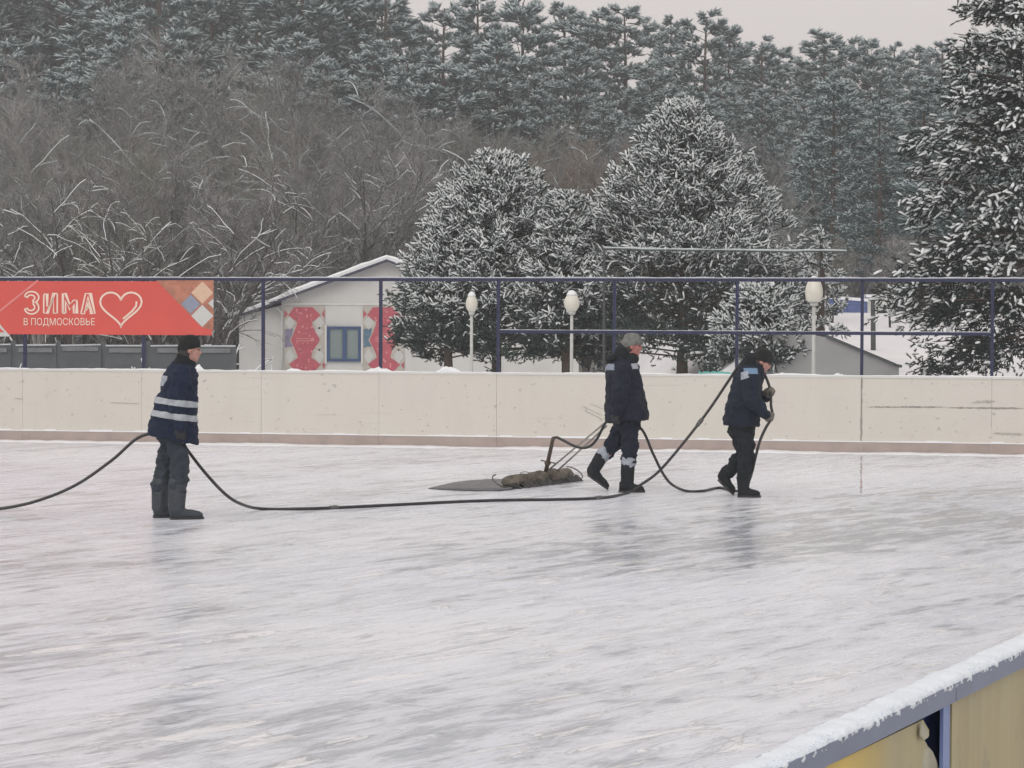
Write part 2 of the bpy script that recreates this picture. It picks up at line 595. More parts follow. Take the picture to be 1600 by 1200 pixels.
# ------------------------------------------------------------------ far rink boards
post_px = [35, 221, 408, 592, 776, 958, 1150, 1346, 1550]
post_u = [wu(p) for p in post_px]
step = (post_u[-1] - post_u[0]) / 8
joints = [post_u[0] - step * k for k in (5, 4, 3, 2, 1)] + post_u + [post_u[-1] + step * k for k in (1, 2, 3)]
BH = 1.10
boards = empty('rink_boards', wp(0, 0, 0), 'long worn off-white rink boards across the far side of the ice', 'rink boards')
for i in range(len(joints) - 1):
    a, b = joints[i], joints[i + 1]
    g = MB()
    g.box(wp((a + b) / 2, 0.02 + rng.uniform(-0.003, 0.003), 0.17 + (BH - 0.17) / 2), (b - a - 0.003, 0.03, BH - 0.17), W_U, W_N)
    g.build('panel', M['board'], boards)
    g = MB()
    g.box(wp((a + b) / 2, 0.012, 0.09), (b - a - 0.003, 0.04, 0.15), W_U, W_N)
    g.build('kick_plate', M['kick'], boards)
g = MB()     # frosty ledge on top of the kick plate
n = 160
for i in range(n):
    a = joints[0] + (joints[-1] - joints[0]) * i / n
    b = joints[0] + (joints[-1] - joints[0]) * (i + 1) / n
    h = 0.012 + 0.018 * rng.random() * (1 if rng.random() > 0.3 else 0.2)
    g.box(wp((a + b) / 2, 0.002, 0.166 + h / 2), (b - a, 0.03 + 0.01 * rng.random(), h), W_U, W_N)
tag(g.build('frost_ledge', M['snow'], boards), kind='stuff')
g = MB()     # ridge of scraped snow at the foot of the boards
rngs = []
n = 220
for i in range(n + 1):
    u = joints[0] + (joints[-1] - joints[0]) * i / n
    h = 0.012 + 0.03 * max(0, mnoise.noise(Vector((u * 0.9, 0, 0))) + 0.25) + 0.012 * rng.random()
    w = 0.10 + 0.12 * rng.random() + 0.2 * max(0, mnoise.noise(Vector((u * 0.4, 5, 0))))
    rngs.append([wp(u, 0.0, -0.01), wp(u, -w * 0.4, h), wp(u, -w, h * 0.4), wp(u, -w * 1.6, -0.004)])
g.rings(rngs)
tag(g.build('foot_snow', M['snow'], boards, smooth=True), kind='stuff')
g = MB()
for i in range(len(joints) - 1):
    g.box(wp((joints[i] + joints[i + 1]) / 2, 0.035, BH + 0.012), (joints[i + 1] - joints[i] - 0.004, 0.085, 0.024), W_U, W_N)
g.build('top_rail', M['house_trim'], boards)
g = MB()     # thin snow along the top rail
n = 300
prev = None
rr_ = []
for i in range(n + 1):
    u = joints[0] + (joints[-1] - joints[0]) * i / n
    h = 0.008 + 0.03 * max(0, mnoise.noise(Vector((u * 1.3, 9, 0))) + 0.1) + 0.008 * rng.random()
    o0 = 0.0 + 0.006 * rng.random()
    rr_.append([wp(u, o0, BH + 0.0245), wp(u, o0 + 0.01, BH + 0.024 + h), wp(u, 0.06, BH + 0.024 + h * 1.1), wp(u, 0.075, BH + 0.0245)])
g.rings(rr_)
tag(g.build('top_snow', M['snow'], boards, smooth=True), kind='stuff')

def wall_patch(pts_px, mat, name='scuff_mark', off=-0.0, th=0.002):
    g = MB()
    poly = [atW(x, y, off) for x, y in pts_px]
    g.prism(poly, -W_N, th)
    return g.build(name, mat, boards)

def scuff(x0, y0, x1, y1, w, mat, seed=0, n=22):
    """ragged narrow smear on the boards between two picture points"""
    r = random.Random(seed)
    top, bot = [], []
    for i in range(n + 1):
        f = i / n
        x, y = x0 + (x1 - x0) * f, y0 + (y1 - y0) * f
        e = min(1, f * 6, (1 - f) * 6)
        top.append((x, y - w * e * r.uniform(0.2, 1)))
        bot.append((x, y + w * e * r.uniform(0.2, 1) + 0.05))
    wall_patch(top + bot[::-1], mat, off=0.003 - 0.0006 * seed % 0.002)

scuff(1352, 636, 1480, 636, 1.6, M['scuff'], 1, 40)
scuff(1478, 637, 1602, 638, 1.5, M['scuff'], 2, 40)
scuff(1518, 629, 1556, 627, 2.5, M['scuff_light'], 3)
scuff(1550, 677, 1600, 679, 2.2, M['scuff_light'], 4)
scuff(908, 634, 943, 650, 1.0, M['scuff_light'], 5)
scuff(912, 641, 943, 656, 1.0, M['scuff_light'], 6)
scuff(920, 630, 944, 640, 0.9, M['scuff_light'], 8)
scuff(22, 622, 36, 624, 0.8, M['scuff'], 9)
scuff(170, 629, 221, 631, 0.8, M['scuff_light'], 10)
# grimy joint below the sixth post
g = MB()
ju = wu(1346)
pts = [wp(ju - 0.014 + 0.010 * rng.random(), 0.003, 0.16 + 0.93 * k / 24) for k in range(25)]
pts2 = [wp(ju + 0.010 + 0.012 * rng.random(), 0.003, 0.16 + 0.93 * k / 24) for k in range(25)]
g.prism(pts + pts2[::-1], -W_N, 0.002)
g.build('joint_stain', M['scuff'], boards)
# reflection of that joint in the ice, painted as a thin brownish strip
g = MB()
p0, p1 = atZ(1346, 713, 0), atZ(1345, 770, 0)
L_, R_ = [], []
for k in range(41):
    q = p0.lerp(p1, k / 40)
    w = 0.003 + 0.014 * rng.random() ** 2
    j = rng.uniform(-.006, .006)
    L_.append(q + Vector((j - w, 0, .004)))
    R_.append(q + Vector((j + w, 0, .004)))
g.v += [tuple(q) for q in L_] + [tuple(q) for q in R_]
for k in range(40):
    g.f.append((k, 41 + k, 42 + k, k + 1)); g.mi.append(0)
tag(g.build('seam_reflection', M['kick']), 'thin broken brownish line painted on the ice as reflection of the board joint', 'line')

# ------------------------------------------------------------------ fence on the boards
FZ = 2.52
fence = empty('rink_fence', wp(0, 0.1, 0), 'navy blue steel post and rail fence standing above the far rink boards', 'fence')
for i, u in enumerate(joints):
    g = MB()
    g.box(wp(u, 0.11, FZ / 2 + 0.2), (0.046, 0.05, FZ - 0.4), W_U, W_N)
    g.build('post', M['navy_paint'], fence)
g = MB()
g.bar(wp(joints[0], 0.11, FZ), wp(joints[-1], 0.11, FZ), 0.05, 0.045)
g.build('top_rail', M['navy_paint'], fence)
g = MB()
g.bar(wp(wu(776), 0.085, 1.745), wp(wu(1550), 0.085, 1.745), 0.04, 0.045)
g.build('mid_rail', M['navy_paint'], fence)
def rail_snow(u0, u1, z, off, n, hmax, name):
    g = MB()
    rr = []
    for i in range(n + 1):
        u = u0 + (u1 - u0) * i / n
        h = hmax * (0.35 + 0.5 * abs(mnoise.noise(Vector((u * 1.7, z, 0)))) + 0.35 * rng.random())
        rr.append([wp(u, off - 0.022, z), wp(u, off - 0.012, z + h), wp(u, off + 0.014, z + h), wp(u, off + 0.022, z)])
    g.rings(rr)
    tag(g.build(name, M['frost_rail'], fence, smooth=True), kind='stuff')
rail_snow(joints[0], joints[-1], FZ + 0.0235, 0.11, 300, 0.03, 'rail_snow')
rail_snow(wu(780), wu(1546), 1.769, 0.085, 120, 0.014, 'rail_snow')

# net pole with a snowy cable behind the fence
np_root = empty('net_pole', atY(943, 586, 38.0) * 1, 'thin dark pole rising behind the fence with a snowy cable', 'pole')
np_root.location.z = 0
g = MB()
g.tube([atY(943, 700, 38.0), atY(944, 388, 38.0)], 0.022, 8)
g.build('shaft', M['pole_dark'], np_root)
g = MB()
cab = [atY(x, 389 + (1 if 1000 < x < 1250 else 0) + (x - 943) * 0.012, 38.0 - 0.0006 * (x - 943)) for x in range(943, 1325, 20)]
g.tube(cab, 0.012, 6)
cb = g.build('cable', M['pole_dark'], np_root)
g = MB()
g.tube([c + Vector((0, 0, 0.022 + 0.008 * rng.random())) for c in cab], [0.008 + 0.011 * rng.random() for c in cab], 6)
g.build('cable_snow', M['snow_far'], np_root)

# ------------------------------------------------------------------ banner
BO = 0.055          # plane of the banner, just in front of the posts
ban = empty('banner', atW(100, 528, BO), 'red winter banner with heart and coloured diamonds tied to the fence', 'banner')
g = MB()
x0u, x1u = wu(-150, 480), (atW(331, 480, BO) - W_O).dot(W_U)
nxb = 40
grid = []
ztop, zbot = 2.49, 1.665
for i in range(nxb + 1):
    u = x0u + (x1u - x0u) * i / nxb
    grid.append(u)
rr_ = []
for u in grid:
    d = 0.004 * math.sin(u * 5) * 0.3
    rr_.append([wp(u, BO + 0.012, zbot), wp(u, BO, zbot), wp(u, BO, ztop), wp(u, BO + 0.012, ztop)])
g.rings(rr_)
g.build('sheet', M['red_vinyl'], ban)

def bz(u, v):          # coordinates of the enlarged view of the banner
    return (u / 4.4444, 420 + v / 4.4444)

def ban_poly(pts, mat, name, off):
    g = MB()
    g.prism([atW(*bz(u, v), BO - off) for u, v in pts], -W_N, 0.002)
    return g.build(name, mat, ban)

def ribbon(paths, w, mapper, nrm, th=0.002):
    g = MB()
    for pts in paths:
        pts = [Vector((p[0], p[1])) for p in pts]
        L, Rr = [], []
        for i, p in enumerate(pts):
            a = pts[max(i - 1, 0)]
            b = pts[min(i + 1, len(pts) - 1)]
            tt = (b - a)
            if tt.length < 1e-6:
                tt = Vector((1, 0))
            tt.normalize()
            nn = Vector((-tt.y, tt.x)) * w / 2
            k = 1.0
            if 0 < i < len(pts) - 1:
                d1 = (p - a).normalized()
                k = 1 / max(0.45, abs(Vector((-d1.y, d1.x)).dot(nn.normalized())))
            L.append(p + nn * k)
            Rr.append(p - nn * k)
        for i in range(len(pts) - 1):
            q = [mapper(L[i]), mapper(L[i + 1]), mapper(Rr[i + 1]), mapper(Rr[i])]
            g.prism(q, nrm, th)
    return g

ban_poly([(1085, 80), (1483, 80), (1483, 430), (1400, 405)], M['print_brown'], 'ornament_ground', 0.002)
ban_poly([(1405, 88), (1482, 165), (1405, 243), (1328, 165)], M['print_beige'], 'diamond', 0.005)
ban_poly([(1325, 178), (1392, 246), (1325, 312), (1258, 244)], M['print_blue'], 'diamond', 0.005)
ban_poly([(1405, 250), (1482, 326), (1405, 404), (1328, 327)], M['print_grey'], 'diamond', 0.005)
ban_poly([(1482, 205), (1483, 275), (1445, 240)], M['print_grey'], 'diamond', 0.0075)
ban_poly([(-300, 388), (0, 385), (72, 470), (-300, 470)], M['print_grey'], 'ornament_ground', 0.002)
ban_poly([(-300, 388), (-20, 395), (30, 440), (-300, 450)], M['red_vinyl'], 'ornament_ground', 0.005)
bm_ = lambda p: atW(*bz(p.x, p.y), BO - 0.003)
ribbon([[(-60, 340), (265, 80)]], 14, bm_, -W_N).build('stripe', M['print_pink'], ban)

def arc(cx, cy, rx, ry, a0, a1, n=10):
    return [(cx + rx * math.cos(R(a0 + (a1 - a0) * i / n)), cy + ry * math.sin(R(a0 + (a1 - a0) * i / n))) for i in range(n + 1)]
bl = lambda p: atW(*bz(p.x, p.y), BO - 0.004)
letters = {
 'letter_ze': [arc(220, 198, 50, 40, 190, 420, 12) + [(258, 234)] + arc(220, 270, 50, 44, -45, 170, 12), arc(216, 202, 26, 20, 200, 420, 8) + [(232, 234)] + arc(214, 266, 28, 24, -50, 150, 8),
               [(170, 190), (196, 200)], [(172, 280), (196, 274)]],
 'letter_i': [[(304, 180), (304, 308), (330, 308), (372, 190), (372, 308)], [(304, 176), (328, 176), (328, 262)], [(398, 172), (398, 308), (372, 308)], [(398, 172), (374, 172), (338, 296)]],
 'letter_em': [[(434, 308), (434, 172), (456, 172), (484, 246), (512, 218)], [(456, 308), (456, 222), (486, 286), (512, 250), (512, 308), (534, 308), (534, 218), (512, 218)], [(434, 308), (456, 308)], [(440, 176), (440, 300)]],
 'letter_a': [[(562, 312), (594, 172), (628, 172), (660, 312), (636, 312), (611, 196), (586, 312), (562, 312)], [(590, 286), (612, 262), (630, 286)], [(600, 290), (613, 236)]],
}
for nm, paths in letters.items():
    ribbon(paths, 10.5, bl, -W_N).build(nm, M['print_cream'], ban)
heart = []
for i in range(41):
    a = 2 * math.pi * i / 40
    hx = 16 * math.sin(a) ** 3
    hy = 13 * math.cos(a) - 5 * math.cos(2 * a) - 2 * math.cos(3 * a) - math.cos(4 * a)
    heart.append((840 + hx * 9.0, 262 - hy * 8.2))
ribbon([heart, [(948, 226), (946, 258), (920, 292), (886, 322), (854, 348)]], 13, bl, -W_N).build('heart', M['print_cream'], ban)

def text_mesh(body, mat, name, parent, p_left, p_right, cap, nrm, weight=0.0):
    cu = bpy.data.curves.new(name, 'FONT')
    cu.body = body
    cu.size = 1.0
    cu.offset = weight
    cu.extrude = 0.001
    o = bpy.data.objects.new(name, cu)
    col.objects.link(o)
    bpy.context.view_layer.update()
    dg = bpy.context.evaluated_depsgraph_get()
    me = bpy.data.meshes.new_from_object(o.evaluated_get(dg))
    bpy.data.objects.remove(o)
    vs_ = [v.co.copy() for v in me.vertices]
    mnx, mxx = min(v.x for v in vs_), max(v.x for v in vs_)
    mny, mxy = min(v.y for v in vs_), max(v.y for v in vs_)
    ex = p_right - p_left
    Lw = ex.length
    ex = ex / Lw
    ez = Vector((0, 0, 1))
    for v in me.vertices:
        q = p_left + ex * ((v.co.x - mnx) / (mxx - mnx) * Lw) + ez * ((v.co.y - mny) / (mxy - mny) * cap) + Vector(nrm) * (v.co.z * 1.0)
        v.co = q - parent.location
    me.name = name
    return link_mesh(name, me, parent, [mat])
text_mesh('В ПОДМОСКОВЬЕ', M['print_cream'], 'lettering', ban, atW(*bz(165, 402), BO - 0.004), atW(*bz(658, 402), BO - 0.004), 0.135, -W_N, 0.0)

# ------------------------------------------------------------------ far men and things come later; snow heaps on the board top
def heap(px, py, wpx, hpx, label):
    c = atW(px, py, 0.06)
    z0 = BH + 0.026
    g = MB()
    w = wpx / F * 34.4 / 2
    h = hpx / F * 34.4
    rr = []
    for i in range(13):
        f = -1 + 2 * i / 12
        hh = h * (1 - abs(f) ** 1.3) * (0.6 + 0.5 * rng.random()) + 0.006
        pp = Vector((c.x, c.y, 0)) + W_U * (f * w)
        rr.append([pp + W_N * -0.045 + Vector((0, 0, z0)), pp + W_N * -0.03 + Vector((0, 0, z0 + hh * .7)), pp + Vector((0, 0, z0 + hh)),
                   pp + W_N * 0.03 + Vector((0, 0, z0 + hh * .7)), pp + W_N * 0.045 + Vector((0, 0, z0))])
    g.rings(rr)
    tag(g.build('snow_heap', M['snow'], smooth=True), label, 'snow heap', 'snow heaps left on the board top')
heap(701, 583, 42, 12, 'low snow heap on the board top below the leftmost globe lamp')
heap(592, 580, 48, 8, 'flat snow heap on the board top below the right house poster')
heap(460, 582, 30, 5, 'small snow heap on the board top below the left house poster')
heap(1222, 586, 34, 4, 'thin snow heap on the board top right of the stooping man')
heap(310, 576, 22, 10, 'snow clump on the board top in front of the left man')
heap(1310, 588, 20, 4, 'thin snow heap on the board top left of the sixth blue post')

# ------------------------------------------------------------------ house
HY = 62.0
house = empty('white_house', (atY(545, 500, HY).x, HY, -0.06), 'white gabled house with snowy roof, blue window and red posters', 'house')
def hq(px, py, off=0.0):
    q = atY(px, py, HY)
    return Vector((q.x, HY - off, q.z))
DEP = 8.0
xl, xr, xa = hq(440, 500).x, hq(770, 500).x, hq(605, 500).x
ze, za = hq(440, 470).z, hq(605, 409).z
g = MB()      # gable front, sides and back
front = [(xl, -0.1), (xr, -0.1), (xr, ze), (xa, za), (xl, ze)]
g.prism([Vector((x, HY, z)) for x, z in front], (0, 1, 0), DEP)
g.build('wall', M['house_wall'], house)
g = MB()      # lean-to on the left
xl2 = hq(372, 500).x
zl2, zl1 = hq(372, 495).z, hq(440, 476).z
g.prism([Vector((x, HY + 0.25, z)) for x, z in ((xl2, -0.1), (xl - 0.003, -0.1), (xl - 0.003, zl1), (xl2, zl2))], (0, 1, 0), DEP - 1)
g.build('lean_to_wall', M['house_wall'], house)
g = MB()      # lean-to on the right, behind the pines
xr2 = hq(905, 500).x
g.prism([Vector((x, HY + 0.25, z)) for x, z in ((xr2, -0.1), (xr + 0.003, -0.1), (xr + 0.003, zl1), (xr2, zl2))], (0, 1, 0), DEP - 1)
g.build('lean_to_wall', M['house_wall'], house)
def roof_slab(xa_, za_, xb_, zb_, y0, y1, th, name, mat, lift=0.0):
    g = MB()
    d = Vector((xb_ - xa_, 0, zb_ - za_)).normalized()
    up = Vector((-d.z, 0, d.x))
    if up.z < 0: up = -up
    a, b = Vector((xa_, y0, za_)) + up * lift, Vector((xb_, y0, zb_)) + up * lift
    g.prism([a, b, b + up * th, a + up * th], (0, 1, 0), y1 - y0)
    return g, up
le = hq(424, 474)
slope = (za - ze) / (xa - xl)
for side in (-1, 1):
    xe = le.x if side < 0 else 2 * xa - le.x
    zee = za - slope * abs(xe - xa)
    g, up = roof_slab(xa, za + 0.004, xe, zee + 0.004, HY - 0.35, HY + DEP + 0.2, 0.05, 'roof', None)
    rf = g.build('roof', M['soffit'], house)
    g = MB()       # rounded snow slab
    secs = []
    for k in range(15):
        f = k / 14
        x = xa + (xe - side * 0.0 - xa) * f * 1.01
        z = za - slope * abs(x - xa) + 0.06
        th = 0.13 * (1 if k < 13 else 0.65) * (0.85 + 0.3 * rng.random())
        y0 = HY - 0.40
        secs.append([Vector((x, y0 + 0.02, z)), Vector((x, y0 - 0.01, z + th * .6)), Vector((x, y0 + 0.06, z + th)), Vector((x, HY + DEP + .2, z + th)), Vector((x, HY + DEP + .2, z))])
    g.rings(secs)
    g.build('roof_snow', M['snow'], house, smooth=False)
for (xo, zo, xi, zi) in ((hq(360, 499).x, hq(360, 499).z, xl - 0.02, zl1 + 0.06), (2 * xa - hq(310, 499).x, hq(360, 502).z, xr + 0.02, zl1 + 0.06)):
    g, up = roof_slab(xi, zi, xo, zo, HY - 0.05, HY + DEP - 0.6, 0.05, 'roof', None)
    g.build('roof', M['soffit'], house)
    g = MB()
    secs = []
    for k in range(9):
        f = k / 8
        x, z = xi + (xo - xi) * f, zi + (zo - zi) * f + 0.06
        th = 0.11 * (1 if k < 8 else 0.6) * (0.85 + 0.3 * rng.random())
        secs.append([Vector((x, HY - 0.09, z)), Vector((x, HY - 0.12, z + th * .6)), Vector((x, HY - .03, z + th)), Vector((x, HY + DEP - .6, z + th)), Vector((x, HY + DEP - .6, z))])
    g.rings(secs)
    g.build('roof_snow', M['snow'], house)
g = MB()          # downpipe and corner trims
g.tube([hq(432, 480, 0.1), hq(441, 488, 0.08), hq(441, 560, 0.08), hq(437, 590, 0.1)], 0.03, 8)
g.build('downpipe', M['pole_grey'], house)
g = MB()
z1 = hq(500, 475).z
g.box(((xl + xr) / 2, HY - 0.012, z1), (xr - xl, 0.024, 0.06))
g.build('string_course', M['house_trim'], house)
# window
w0, w1 = hq(511, 510), hq(564, 565)
wc = Vector(((w0.x + w1.x) / 2, HY - 0.02, (w0.z + w1.z) / 2))
ww, wh = w1.x - w0.x, w0.z - w1.z
g = MB()
fw = 0.075
g.box(wc + Vector((-ww / 2 + fw / 2, -0.02, 0)), (fw, 0.06, wh))
g.box(wc + Vector((ww / 2 - fw / 2, -0.02, 0)), (fw, 0.06, wh))
g.box(wc + Vector((0, -0.02, wh / 2 - fw / 2)), (ww - 2 * fw - 0.002, 0.06, fw))
g.box(wc + Vector((0, -0.02, -wh / 2 + fw / 2)), (ww - 2 * fw - 0.002, 0.06, fw))
g.box(wc + Vector((0.02, -0.021, 0)), (0.11, 0.06, wh - 2 * fw - 0.002))
winf = g.build('window', M['window_blue'], house)
for s in (-1, 1):
    g = MB()
    g.box(wc + Vector((s * (ww / 4) + 0.01, 0.0, 0)), (ww / 2 - fw - 0.05, 0.02, wh - 2 * fw))
    me = g.mesh('pane', house.location)
    link_mesh('pane', me, winf, [M['pane']])
for side in (-1, 1):
    g = MB()
    g.box(wc + Vector((side * (ww / 2 + 0.03), -0.018, 0)), (0.05, 0.05, wh + 0.12))
    g.build('window_trim', M['house_trim'], house)
# posters: red ornament printed on grey board
def poster(x0, y0, x1, y1, blue, mirror):
    def pt(a, b, off):
        return hq(x0 + (x1 - x0) * a, y0 + (y1 - y0) * b, off)
    g = MB()
    g.prism([pt(0, 0, 0.01), pt(1, 0, 0.01), pt(1, 1, 0.01), pt(0, 1, 0.01)], (0, -1, 0), 0.014)
    po = g.build('poster', M['poster_grey'], house)
    def sub(pts, mat, name, off):
        g = MB()
        g.prism([pt(a, b, off) for a, b in pts], (0, -1, 0), 0.003)
        me = g.mesh(name, house.location)
        bm = bmesh.new(); bm.from_mesh(me); bmesh.ops.recalc_face_normals(bm, faces=bm.faces); bm.to_mesh(me); bm.free()
        link_mesh(name, me, po, [M[mat]])
    o1, o2, o3 = 0.0265, 0.031, 0.0355
    sub([(0.24, 0.02), (0.70, 0.02), (0.90, 0.14), (0.68, 0.24), (0.70, 0.30), (0.80, 0.42), (0.88, 0.50), (0.80, 0.58), (0.70, 0.66), (0.66, 0.76), (0.90, 0.86), (0.72, 0.98), (0.30, 0.98), (0.12, 0.86), (0.34, 0.76), (0.28, 0.66), (0.22, 0.58), (0.16, 0.50), (0.22, 0.42), (0.30, 0.30), (0.32, 0.24), (0.10, 0.14)], 'poster_red', 'ornament', o1)
    for (cx, cy, h, mt) in ((0.14, 0.25, 0.13, 'print_grey'), (0.86, 0.25, 0.13, 'print_grey'), (0.14, 0.74, 0.15, 'print_grey'), (0.86, 0.74, 0.15, 'print_grey'), (0.86, 0.38, 0.10, 'print_grey'), (0.86, 0.60, 0.09, 'poster_grey'), (0.88, 0.95, 0.1, 'poster_grey'), (0.12, 0.95, 0.1, 'poster_grey')):
        hy = h * (x1 - x0) / (y1 - y0) * 1.25
        hx = min(h, cx - 0.01, 0.99 - cx)
        bot = min(0.99, cy + hy)
        sub([(cx - hx, cy), (cx, max(0.01, cy - hy)), (cx + hx, cy), (cx, bot)], mt, 'diamond', o2)
    sub([(0.02, 0.34), (0.22, 0.33), (0.20, 0.42), (0.13, 0.50), (0.22, 0.60), (0.10, 0.60), (0.02, 0.62)], 'poster_blue' if blue else 'poster_violet', 'ornament', o1 + 0.0008)
    sub([(0.0 + 0.01, 0.06), (0.10, 0.12), (0.01, 0.18)], 'poster_red', 'ornament', o2)
    sub([(0.99, 0.05), (0.92, 0.12), (0.99, 0.18)], 'poster_red', 'ornament', o2)
    sub([(0.99, 0.82), (0.92, 0.87), (0.99, 0.93)], 'poster_red', 'ornament', o2)
    for (a, b, c, d) in ((0.30, 0.475, 0.62, 0.488), (0.30, 0.51, 0.66, 0.522), (0.68, 0.47, 0.73, 0.52), (0.44, 0.40, 0.58, 0.407)):
        sub([(a, b), (c, b), (c, d), (a, d)], 'poster_pink', 'lettering', o3)
    r = random.Random(int(x0))
    for k in range(34):
        a, b = r.uniform(0.30, 0.70), r.choice([r.uniform(0.04, 0.22), r.uniform(0.78, 0.96), r.uniform(0.3, 0.7)])
        s = r.uniform(0.015, 0.03)
        sub([(a - s, b), (a, b - s * .8), (a + s, b), (a, b + s * .8)], 'poster_pink', 'snowflake', o3)
poster(444, 478, 508, 584, False, False)
poster(567, 478, 632, 584, True, True)

# ------------------------------------------------------------------ dark fence beyond the left boards
DY = 47.0
df = empty('dark_fence', (atY(150, 560, DY).x, DY, 0), 'low dark grey panel fence behind the boards under the red banner', 'fence')
fx0, fx1 = atY(-260, 560, DY).x, atY(372, 560, DY).x
nseg = 9
zt = atY(150, 541, DY).z
for i in range(nseg):
    a = fx0 + (fx1 - fx0) * i / nseg
    b = fx0 + (fx1 - fx0) * (i + 1) / nseg
    g = MB()
    g.box(((a + b) / 2, DY + rng.uniform(-.01, .01), zt / 2), (b - a - 0.07, 0.05, zt))
    g.build('panel', M['slate'], df)
    g = MB()
    g.box(((a + b) / 2, DY - 0.03, zt - 0.07 + rng.uniform(-.02, .02)), (b - a - 0.12 - 0.3 * rng.random(), 0.05, 0.09))
    g.build('cap_board', M['slate_light'], df)
    g = MB()
    g.box((a, DY + 0.04, zt / 2 + .06), (0.08, 0.08, zt + .1))
    g.build('post', M['slate'], df)
    g = MB()
    g.bar((a + .05, DY, zt + 0.015), (b - .05, DY, zt + 0.015 + rng.uniform(0, .02)), 0.06, 0.03)
    g.build('snow_cap', M['frost_rail'], df)

# ------------------------------------------------------------------ retaining wall, bank things
rw = empty('retaining_wall', (atY(1300, 560, RW_Y).x, RW_Y, 0), 'grey retaining wall with sloping dark coping behind the boards', 'wall')
pl, pm, pr, pe = atY(1206, 497, RW_Y), atY(1290, 527, RW_Y), atY(1398, 572, RW_Y), atY(1404, 574, RW_Y)
g = MB()
g.prism([Vector((pl.x, RW_Y - .05, -.3)), Vector((pe.x, RW_Y - .05, -.3)), Vector((pe.x, RW_Y - .05, pe.z)), Vector((pr.x, RW_Y - .05, pr.z)), Vector((pm.x, RW_Y - .05, pm.z)), Vector((pl.x, RW_Y - .05, pm.z + .2))], (0, 1, 0), 0.25)
g.build('wall', M['retaining'], rw)
g = MB()
g.bar(Vector((pm.x, RW_Y + .05, pm.z + .03)), Vector((pr.x, RW_Y + .05, pr.z + .03)), 0.34, 0.055)
g.bar(Vector((pr.x + .012, RW_Y + .05, pr.z + .02)), Vector((pe.x + .05, RW_Y + .05, pe.z + .02)), 0.34, 0.055)
g.build('coping', M['slate'], rw)

CY = 77.0
def bp(px, py, Y=CY):
    return atY(px, py, Y)
bf = empty('blue_fence', (bp(1325, 490).x, CY, 2.2), 'blue sheet metal fence on top of the snow bank', 'fence')
for (xa_, xb_) in ((1294, 1323.6), (1324.4, 1353)):
    a, b = bp(xa_, 467 + (xa_ - 1294) * .08), bp(xb_, 491)
    for k in range(3):
        zt_, zb_ = a.z - k * 0.175, a.z - k * 0.175 - 0.165
        g = MB()
        g.box(((a.x + b.x) / 2, CY, (zt_ + zb_) / 2), (b.x - a.x, 0.05, zt_ - zb_))
        g.build('panel', M['blue_sheet'], bf)
for xx in (1293, 1324, 1354):
    g = MB()
    q = bp(xx, 465)
    g.box((q.x, CY + .05, q.z - .45), (0.06, 0.05, 1.0))
    g.build('post', M['blue_sheet'], bf)
g = MB()
g.bar(bp(1292, 464) + Vector((0, .02, 0)), bp(1356, 469) + Vector((0, .02, 0)), 0.2, 0.10)
g.build('snow_cap', M['snow'], bf)
wf = empty('white_railing', (bp(1275, 488).x, CY, 2.2), 'small white picket railing behind the right globe lamp', 'railing')
g = MB()
g.bar(bp(1254, 463), bp(1294, 465), 0.06, 0.08)
g.bar(bp(1254, 486), bp(1294, 488), 0.06, 0.08)
g.build('rail', M['white_paint'], wf)
for k in range(9):
    g = MB()
    a = bp(1255 + k * 4.8, 462)
    g.box((a.x, CY - .04, a.z - .3), (0.055, 0.02, 0.62))
    g.build('picket', M['white_paint'], wf)
ds = empty('dark_shed', (bp(1236, 488).x, CY + 1, 2.2), 'dark low shed with snowy roof beside the white railing', 'shed')
g = MB()
a, b = bp(1216, 462), bp(1252, 486)
g.box(((a.x + b.x) / 2, CY + 1, (a.z + b.z) / 2), (b.x - a.x, 1.2, a.z - b.z + .3))
g.build('wall', M['slate'], ds)
g = MB()
g.box(((a.x + b.x) / 2, CY + 1, a.z + .22), (b.x - a.x + .2, 1.4, 0.12))
g.build('roof_snow', M['snow'], ds)
wh_ = empty('white_kiosk', (bp(1375, 492).x, CY + .6, 2.2), 'small white kiosk with a round window half hidden by the spruce', 'kiosk')
g = MB()
a, b = bp(1356, 468), bp(1398, 494)
g.box(((a.x + b.x) / 2, CY + .6, (a.z + b.z) / 2), (b.x - a.x, 1.0, a.z - b.z + .1))
g.build('wall', M['house_trim'], wh_)
g = MB()
g.box(((a.x + b.x) / 2, CY + .6, a.z + .12), (b.x - a.x + .12, 1.2, 0.1))
g.build('roof_snow', M['snow'], wh_)
g = MB()
cw = bp(1376, 481)
g.prism([Vector((cw.x + .16 * math.cos(R(k * 22.5)), CY + .097, cw.z + .16 * math.sin(R(k * 22.5)))) for k in range(16)], (0, -1, 0), 0.02)
g.build('window', M['pole_grey'], wh_)
dp = empty('dark_pole', (bp(1365, 538, 60).x, 60, bank_h(bp(1365, 538, 60).x, 60) - .1), 'slim dark pole standing in the snow bank beside the blue post', 'pole')
g = MB()
q0, q1 = bp(1365, 540, 60), bp(1364, 466, 60)
g.tube([Vector((q0.x, 60, q0.z - .6)), q1], [0.07, 0.06], 8)
g.build('shaft', M['pole_dark'], dp)
g = MB()
g.lathe(q1, [(0.075, 0), (0.08, .03), (0.03, .07)], 10)
g.build('cap', M['snow'], dp)

